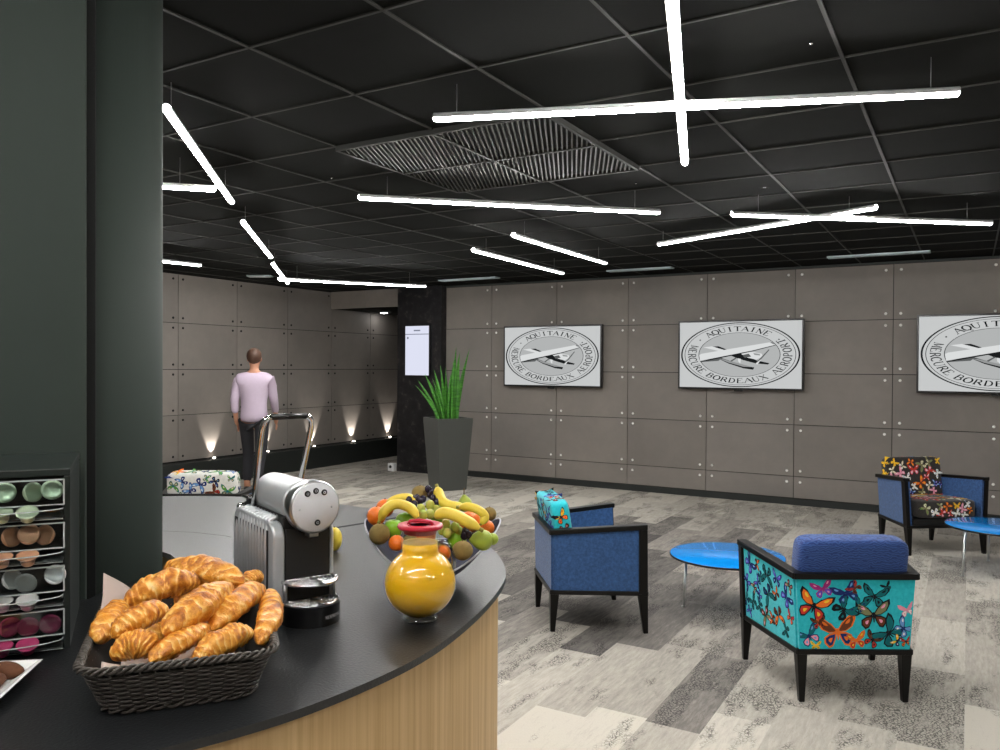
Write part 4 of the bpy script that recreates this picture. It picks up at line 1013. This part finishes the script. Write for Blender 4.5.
MB().tube([(-.030, 0, .235), (-.026, 0, .243), (0, 0, .246), (.026, 0, .243), (.030, 0, .235)], .006, 8, flat=.7).build('lid_grip', 'redlid', ld_)
MB().lathe([(.0265, .2335), (.0285, .237), (.0305, .2335)], 40, close=False).build('lid_ridge', 'redlid', ld_)
MB().lathe([(0, 0), (.040, 0), (.043, .003), (.040, .010), (0, .010)], 40).build('foot', 'glass', jg)
hp = [(nk-.004, 0, .190), (nk+.012, 0, .192), (nk+.024, 0, .184), (nk+.031, 0, .168), (nk+.036, 0, .150), (nk+.035, 0, .134), (nk+.026, 0, .128)]
MB().tube(hp, [.006, .0065, .0065, .006, .006, .006, .005], 12).build('handle', 'glass_thick', jg)
# ------------------------------------------------------------------ fruit bowl
bl = dep(433, 540, 2.255); bl.z = 0
fb = thing('fruit_bowl', 'wide dark blue bowl with a swooping rim, piled with fruit', 'bowl', (bl.x, bl.y, TZ), atan2(CR.y, CR.x))
RB = .190
def rimz(th): return .118 + .052*cos(2*th) - .014*sin(th)*-1
def bowl(u, v, off=0):
    th = 2*pi*u; r = (.045 + (RB-.045)*v) ; zz = .012 + (rimz(th)-.012)*(v**1.5)
    return V((r*cos(th), r*.86*sin(th), zz+off))
m = MB(); m.grid(lambda u, v: bowl(u, v), 72, 14, cu=True); m.grid(lambda u, v: bowl(u, v, .005) if v < 1 else bowl(u, v, .003), 72, 14, cu=True)
m.add([bowl(i/72, 0) for i in range(72)], [tuple(range(72))]); m.add([bowl(i/72, 0, .005) for i in range(72)], [tuple(range(72))])
m.lathe([(0, 0), (.052, 0), (.050, .006), (.046, .014), (0, .014)], 40)
m.build('bowl', 'bowlblue', fb)
MB().tube([bowl(i/72, 1, .0015) for i in range(72)], .0024, 6, closed=True).build('rim', 'bowlrim', fb)
PPM = FOC
def at(px, py, D_): return dep(px, py, D_)
Rc = Matrix((tuple(CR), tuple(-CF), tuple(CU))).transposed()
def fruit_round(name, px, py, D_, rpx, mat, lab, cat, grp, sq=(1, 1, 1), stem=True, rot=0):
    c = at(px, py, D_); r = rpx*D_/FOC
    t = thing(name, lab, cat, c, rot, grp)
    m = MB(); n = 24
    if name == 'apple': pr = [(0, -.82), (.25, -.92), (.6, -.86), (.92, -.35), (1.0, .15), (.88, .62), (.55, .9), (.22, .88), (.05, .70), (0, .68)]
    else: pr = [(sin(pi*i/14), -cos(pi*i/14)) for i in range(15)]
    m.lathe([(max(0, a)*r*sq[0], b*r*sq[2]) for a, b in pr], n); m.build('flesh', mat, t, subsurf=1 if name == 'apple' else 0)
    if stem: MB().lathe([(0, 0), (r*.10, 0), (r*.07, r*.10), (0, r*.08)], 8, (0, 0, r*sq[2]*(.72 if name == 'apple' else .97))).build('stem', 'stem', t)
    return t
FG = 'fruit in the blue bowl'
fruit_round('orange', 385, 508, 2.31, 9, 'orange', 'orange farthest left at the back of the bowl', 'orange', FG)
fruit_round('orange', 376.5, 516, 2.24, 9.5, 'orange', 'orange resting on the left end of the bowl rim', 'orange', FG, rot=1)
fruit_round('orange', 396.5, 543, 2.15, 8, 'orange', 'orange in the front of the bowl just left of the jug', 'orange', FG, rot=2)
fruit_round('orange', 486.5, 528, 2.22, 8, 'orange', 'orange at the right end beneath the banana tips', 'orange', FG, rot=3)
fruit_round('orange', 443, 553, 2.13, 8, 'orange', 'orange seen between the jug neck and its handle', 'orange', FG, rot=4)
fruit_round('apricot', 489.5, 514, 2.29, 7, 'kiwi', 'small brown fruit behind the rightmost orange', 'fruit', FG)
fruit_round('apple', 393.5, 529, 2.20, 10, 'apple', 'green apple beside the left kiwi, under the banana', 'apple', FG)
fruit_round('apple', 457, 540, 2.17, 10, 'apple', 'green apple right of the jug lid under the big banana', 'apple', FG, rot=1)
for px, py, D_, r1, sq, lb in [(379.5, 534, 2.15, 10.5, (1, 1, 1.0), 'big brown kiwi at the left front of the bowl'), (462.5, 550.5, 2.11, 10.5, (1, 1, .92), 'kiwi at the front right resting on the rim'), (420, 493, 2.33, 8.5, (1, 1, .9), 'kiwi on top of the heap at the back')]:
    fruit_round('kiwi', px, py, D_, r1, 'kiwi', lb, 'kiwi', FG, sq)
def pear(px, py, D_, rpx, ax, lb, h=1.5, mat='pear'):
    c = at(px, py, D_); r = rpx*D_/FOC; t = thing('pear', lb, 'pear', c, 0, FG)
    ax = V(ax).normalized(); R = V((0, 0, 1)).rotation_difference(ax).to_matrix()
    pr = [(0, -1), (.5, -.92), (.88, -.55), (1, -.1), (.85, .4), (.55, .8), (.4, h*.75), (.28, h*.92), (.1, h), (0, h)]
    MB().lathe([(a*r, b*r) for a, b in pr], 22, mx=R).build('flesh', mat, t, subsurf=1)
    MB().tube([R @ V((0, 0, r*h*.97)), R @ V((r*.05, 0, r*(h+.45))), R @ V((r*.12, 0, r*(h+.8)))], r*.07, 6).build('stem', 'stem', t)
pear(465, 504, 2.34, 8, CU*1+CR*-.1, 'upright pear with its stem up at the back of the bowl', 1.2)
pear(482, 540, 2.15, 11, CR*-1+CU*.1, 'green pear lying at the front right of the bowl', 1.2)
fruit_round('plum', 492.5, 539, 2.16, 6, 'pear', 'small pale green plum at the right tip of the front row', 'plum', FG)
def banana(pts, r, lb):
    P = [V(at(*p)) for p in pts]; c = P[len(P)//2]; Q = []
    n = len(P)
    for i in range(n-1):
        p0, p1, p2, p3 = P[max(0, i-1)], P[i], P[i+1], P[min(n-1, i+2)]
        for j in range(6):
            s = j/6; Q.append(.5*((2*p1)+(-p0+p2)*s+(2*p0-5*p1+4*p2-p3)*s*s+(-p0+3*p1-3*p2+p3)*s**3))
    Q.append(P[-1]); Q = [q-c for q in Q]; k = len(Q); R = []
    for i in range(k):
        s = i/(k-1); R.append(r*(.28 + .72*min(1, s/.16)) * (1 if s < .80 else max(.30, 1-((s-.80)/.2)**1.6*.72)))
    t = thing('banana', lb, 'banana', c, 0, FG)
    MB().tube(Q, R, 6, up=CU).build('peel', 'banana', t, bevel=.0, subsurf=1)
    MB().tube([Q[0]-(Q[1]-Q[0]).normalized()*r*.5, Q[0]+(Q[1]-Q[0]).normalized()*r*.1], r*.30, 6).build('stalk', 'bantip', t)
    MB().tube([Q[-1]-(Q[-1]-Q[-2]).normalized()*r*.1, Q[-1]+(Q[-1]-Q[-2]).normalized()*r*.25], r*.28, 6).build('tip', 'bantip', t)
banana([(379.5, 521, 2.17), (386, 509, 2.17), (397, 504, 2.18), (410, 508, 2.18), (418, 518, 2.17)], .0165, 'banana arching at the left above the green apple')
banana([(386, 505, 2.25), (396, 499, 2.26), (408, 497.5, 2.27), (418, 503, 2.27)], .0145, 'pale banana half hidden behind the left arching one')
banana([(437, 487, 2.30), (439, 494, 2.29), (443, 502, 2.27), (452, 506, 2.25), (464, 506, 2.24)], .0175, 'banana with its stalk pointing up at the top of the heap')
banana([(459, 507, 2.21), (470, 507, 2.20), (480, 511, 2.19), (485, 517, 2.19), (481, 524, 2.18)], .0150, 'banana curving down at the right end of the heap')
banana([(480, 529, 2.10), (467, 521.5, 2.10), (454, 515, 2.105), (443, 513, 2.11), (435.5, 517.5, 2.12)], .0190, 'largest banana lying in front right of the jug lid')
def grapes(spots, mat, lb, r=.0125):
    c = at(*spots[0]); t = thing('grape_bunch', lb, 'grapes', c, 0, FG)
    st = MB(); st.tube([V((0, 0, 0))]+[at(*s)-c for s in spots[1:]], .0016, 5); st.build('stem', 'stem', t)
    for i, s in enumerate(spots):
        MB().ell(at(*s)-c, (r, r, r*1.15), 14).build('grape', mat, t)
grapes([(405, 504, 2.25), (409, 500, 2.26), (413, 499, 2.27), (417, 498, 2.27), (414, 504, 2.25), (420, 501, 2.27), (408, 506, 2.24), (423, 499, 2.28)], 'grape_d', 'dark grapes spilling left of the top kiwi', .0098)
grapes([(428, 489, 2.31), (432, 492, 2.30), (436, 497, 2.29), (433, 498, 2.28), (437, 502, 2.27), (430, 495, 2.31)], 'grape_d', 'dark grapes beside the upright banana stalk', .0098)
grapes([(421, 509, 2.22), (430, 505, 2.23), (412, 509, 2.23), (423, 515, 2.20), (430, 514, 2.21), (416, 514, 2.21), (436, 510, 2.24)], 'grape_g', 'pale green grapes in the middle above the red lid', .0130)
grapes([(446, 524, 2.15), (447, 533, 2.14), (455, 527, 2.15), (451, 530, 2.16), (442, 530, 2.15), (459, 531, 2.16)], 'grape_g', 'pale green grapes under the large front banana', .0125)
grapes([(462, 532, 2.16), (466, 531, 2.16), (469, 535, 2.15), (464, 536, 2.15)], 'grape_d', 'few dark grapes between the green apple and the pear', .0100)
for px, py, D_, rp, mat, nm, lb in [(405, 522, 2.24, 10, 'apple', 'apple', 'green apple mostly hidden behind the jug lid'), (425, 535, 2.20, 11, 'orange', 'orange', 'orange mostly hidden behind the jug neck'), (470, 522, 2.27, 11, 'orange', 'orange', 'orange buried below the bananas at right'), (410, 545, 2.17, 10, 'kiwi', 'kiwi', 'kiwi hidden behind the jug shoulder'), (440, 515, 2.31, 11, 'apple', 'apple', 'green apple buried in the heap behind the grapes')]:
    fruit_round(nm, px, py, D_, rp, mat, lb, nm, FG, rot=.5)
lg = onz(334.5, 551, TZ)
lemon = fruit_round('lemon', 334.5, 540, lg.dot(CF)+.02, 9.5, 'banana', 'yellow lemon peeping out behind the right side of the coffee machine', 'lemon', None, (.8, .8, 1.25))
lemon.location.z = TZ + 9.5*(lg.dot(CF)+.02)/FOC*1.25
# ------------------------------------------------------------------ person passing the stone wall
pp = dep(254, 420, 10.05); pp.z = 0
HG = 1.80
pe = thing('person', 'person in a pale lilac top and dark trousers walking past the stone wall', 'person', (pp.x, pp.y, 0), radians(125))
def skin_mesh(name, J, E, mat, root, lv=2):
    me = bpy.data.meshes.new(name); me.from_pydata([j[:3] for j in J], E, []); me.materials.append(M[mat])
    o = bpy.data.objects.new(name, me); COL.objects.link(o); o.parent = pe
    sk = o.modifiers.new('skin', 'SKIN'); sk.use_smooth_shade = True
    bm = bmesh.new(); bm.from_mesh(me); ly = bm.verts.layers.skin.verify()
    for v, j in zip(bm.verts, J): r = j[3]; v[ly].radius = r if hasattr(r, '__len__') else (r, r); v[ly].use_root = False
    bm.verts.ensure_lookup_table(); bm.verts[root][ly].use_root = True; bm.to_mesh(me); bm.free()
    s = o.modifiers.new('sub', 'SUBSURF'); s.levels = lv; s.render_levels = lv
    return o
# local: x forward, y left, z up
J = [(0, 0, .96, (.12, .15)), (0, 0, 1.12, (.10, .13)), (.01, 0, 1.30, (.115, .16)), (0, 0, 1.45, (.075, .10)), (.01, 0, 1.535, (.052, .052)), (.02, 0, 1.60, (.06, .06)), (.03, 0, 1.68, (.092, .075)), (.02, 0, 1.755, (.075, .065))]
E2 = [(i, i+1) for i in range(7)]
def limb(pts, par):
    a = par
    for p in pts: J.append(p); E2.append((a, len(J)-1)); a = len(J)-1
    return a
limb([(.02, .10, .88, .085), (.14, .10, .50, .058), (.07, .10, .12, .040), (.08, .10, .06, .042), (.20, .10, .035, .035)], 0)
limb([(-.02, -.10, .88, .085), (-.06, -.10, .50, .058), (-.28, -.10, .17, .040), (-.30, -.10, .10, .040), (-.20, -.10, .05, .035)], 0)
for sg, sw in ((1, -.10), (-1, .16)):
    w_ = limb([(0, sg*.18, 1.42, .050), (sw*.5, sg*.23, 1.16, .042), (sw+.10, sg*.22, .93, .030), (sw+.14, sg*.215, .86, (.018, .036))], 3)
    for q in range(4):
        dy = (q-1.5)*.020; L = (.065, .080, .076, .060)[q]
        limb([(sw+.165+dy*.2, sg*.215+0, .835, .009), (sw+.18+dy, sg*.213, .835-L*.5, .0085), (sw+.175+dy, sg*.208, .835-L, .0075)], w_)
    limb([(sw+.185, sg*.200, .87, .010), (sw+.205, sg*.19, .835, .0085)], w_)
skin_mesh('body', J, E2, 'skin', 0)
Js = [(0, 0, .86, (.150, .185)), (0, 0, .98, (.150, .185)), (0, 0, 1.12, (.135, .165)), (.01, 0, 1.30, (.148, .195)), (0, 0, 1.45, (.125, .185)), (.005, 0, 1.53, (.082, .09))]
Es = [(0, 1), (1, 2), (2, 3), (3, 4), (4, 5)]
for sg, sw in ((1, -.10), (-1, .16)):
    b = len(Js); Js += [(0, sg*.19, 1.43, .078), (sw*.5, sg*.23, 1.16, .057), (sw+.07, sg*.222, .99, .045)]; Es += [(4, b), (b, b+1), (b+1, b+2)]
skin_mesh('long_sleeved_top', Js, Es, 'lilac', 0)
Jt = [(0, 0, 1.0, (.138, .172)), (.02, .10, .86, .098), (.14, .10, .50, .074), (.075, .10, .11, .062), (-.02, -.10, .86, .098), (-.06, -.10, .50, .074), (-.275, -.10, .18, .062)]
skin_mesh('trousers', Jt, [(0, 1), (1, 2), (2, 3), (0, 4), (4, 5), (5, 6)], 'trouser', 0)
MB().ell((0, 0, 1.715), (.108, .092, .105), 20).build('hair', 'hair', pe)
m = MB(); m.ell((.122, 0, 1.665), (.018, .013, .024), 10); m.build('nose', 'skin', pe)
for sg in (1, -1):
    MB().ell((.108, sg*.033, 1.690), (.010, .014, .008), 10).build('eye', 'shoe', pe); MB().ell((.02, sg*.082, 1.675), (.018, .010, .030), 10).build('ear', 'skin', pe)
MB().ell((.112, 0, 1.622), (.010, .026, .006), 10).build('mouth', 'redlid', pe)
MB().ell((.12, .10, .038), (.135, .048, .038), 16).build('shoe', 'shoe', pe)
MB().ell((-.24, -.10, .060), (.125, .048, .045), 16, mx=Matrix.Rotation(radians(18), 3, 'Y')).build('shoe', 'shoe', pe)
#P2END
# ------------------------------------------------------------------ render look
w = bpy.data.worlds.new('world'); SC.world = w; w.use_nodes = True
w.node_tree.nodes['Background'].inputs[0].default_value = (.75, .85, 1, 1); w.node_tree.nodes['Background'].inputs[1].default_value = .3
SC.view_settings.view_transform = 'Standard'; SC.view_settings.look = 'None'; SC.view_settings.gamma = 1; SC.view_settings.use_curve_mapping = False
SC.view_settings.exposure = 0.35
SC.cycles.use_denoising = True
SC.cycles.max_bounces = 8; SC.cycles.diffuse_bounces = 4; SC.cycles.glossy_bounces = 4; SC.cycles.transparent_max_bounces = 16
SC.cycles.caustics_reflective = False; SC.cycles.caustics_refractive = False; SC.cycles.sample_clamp_indirect = 6
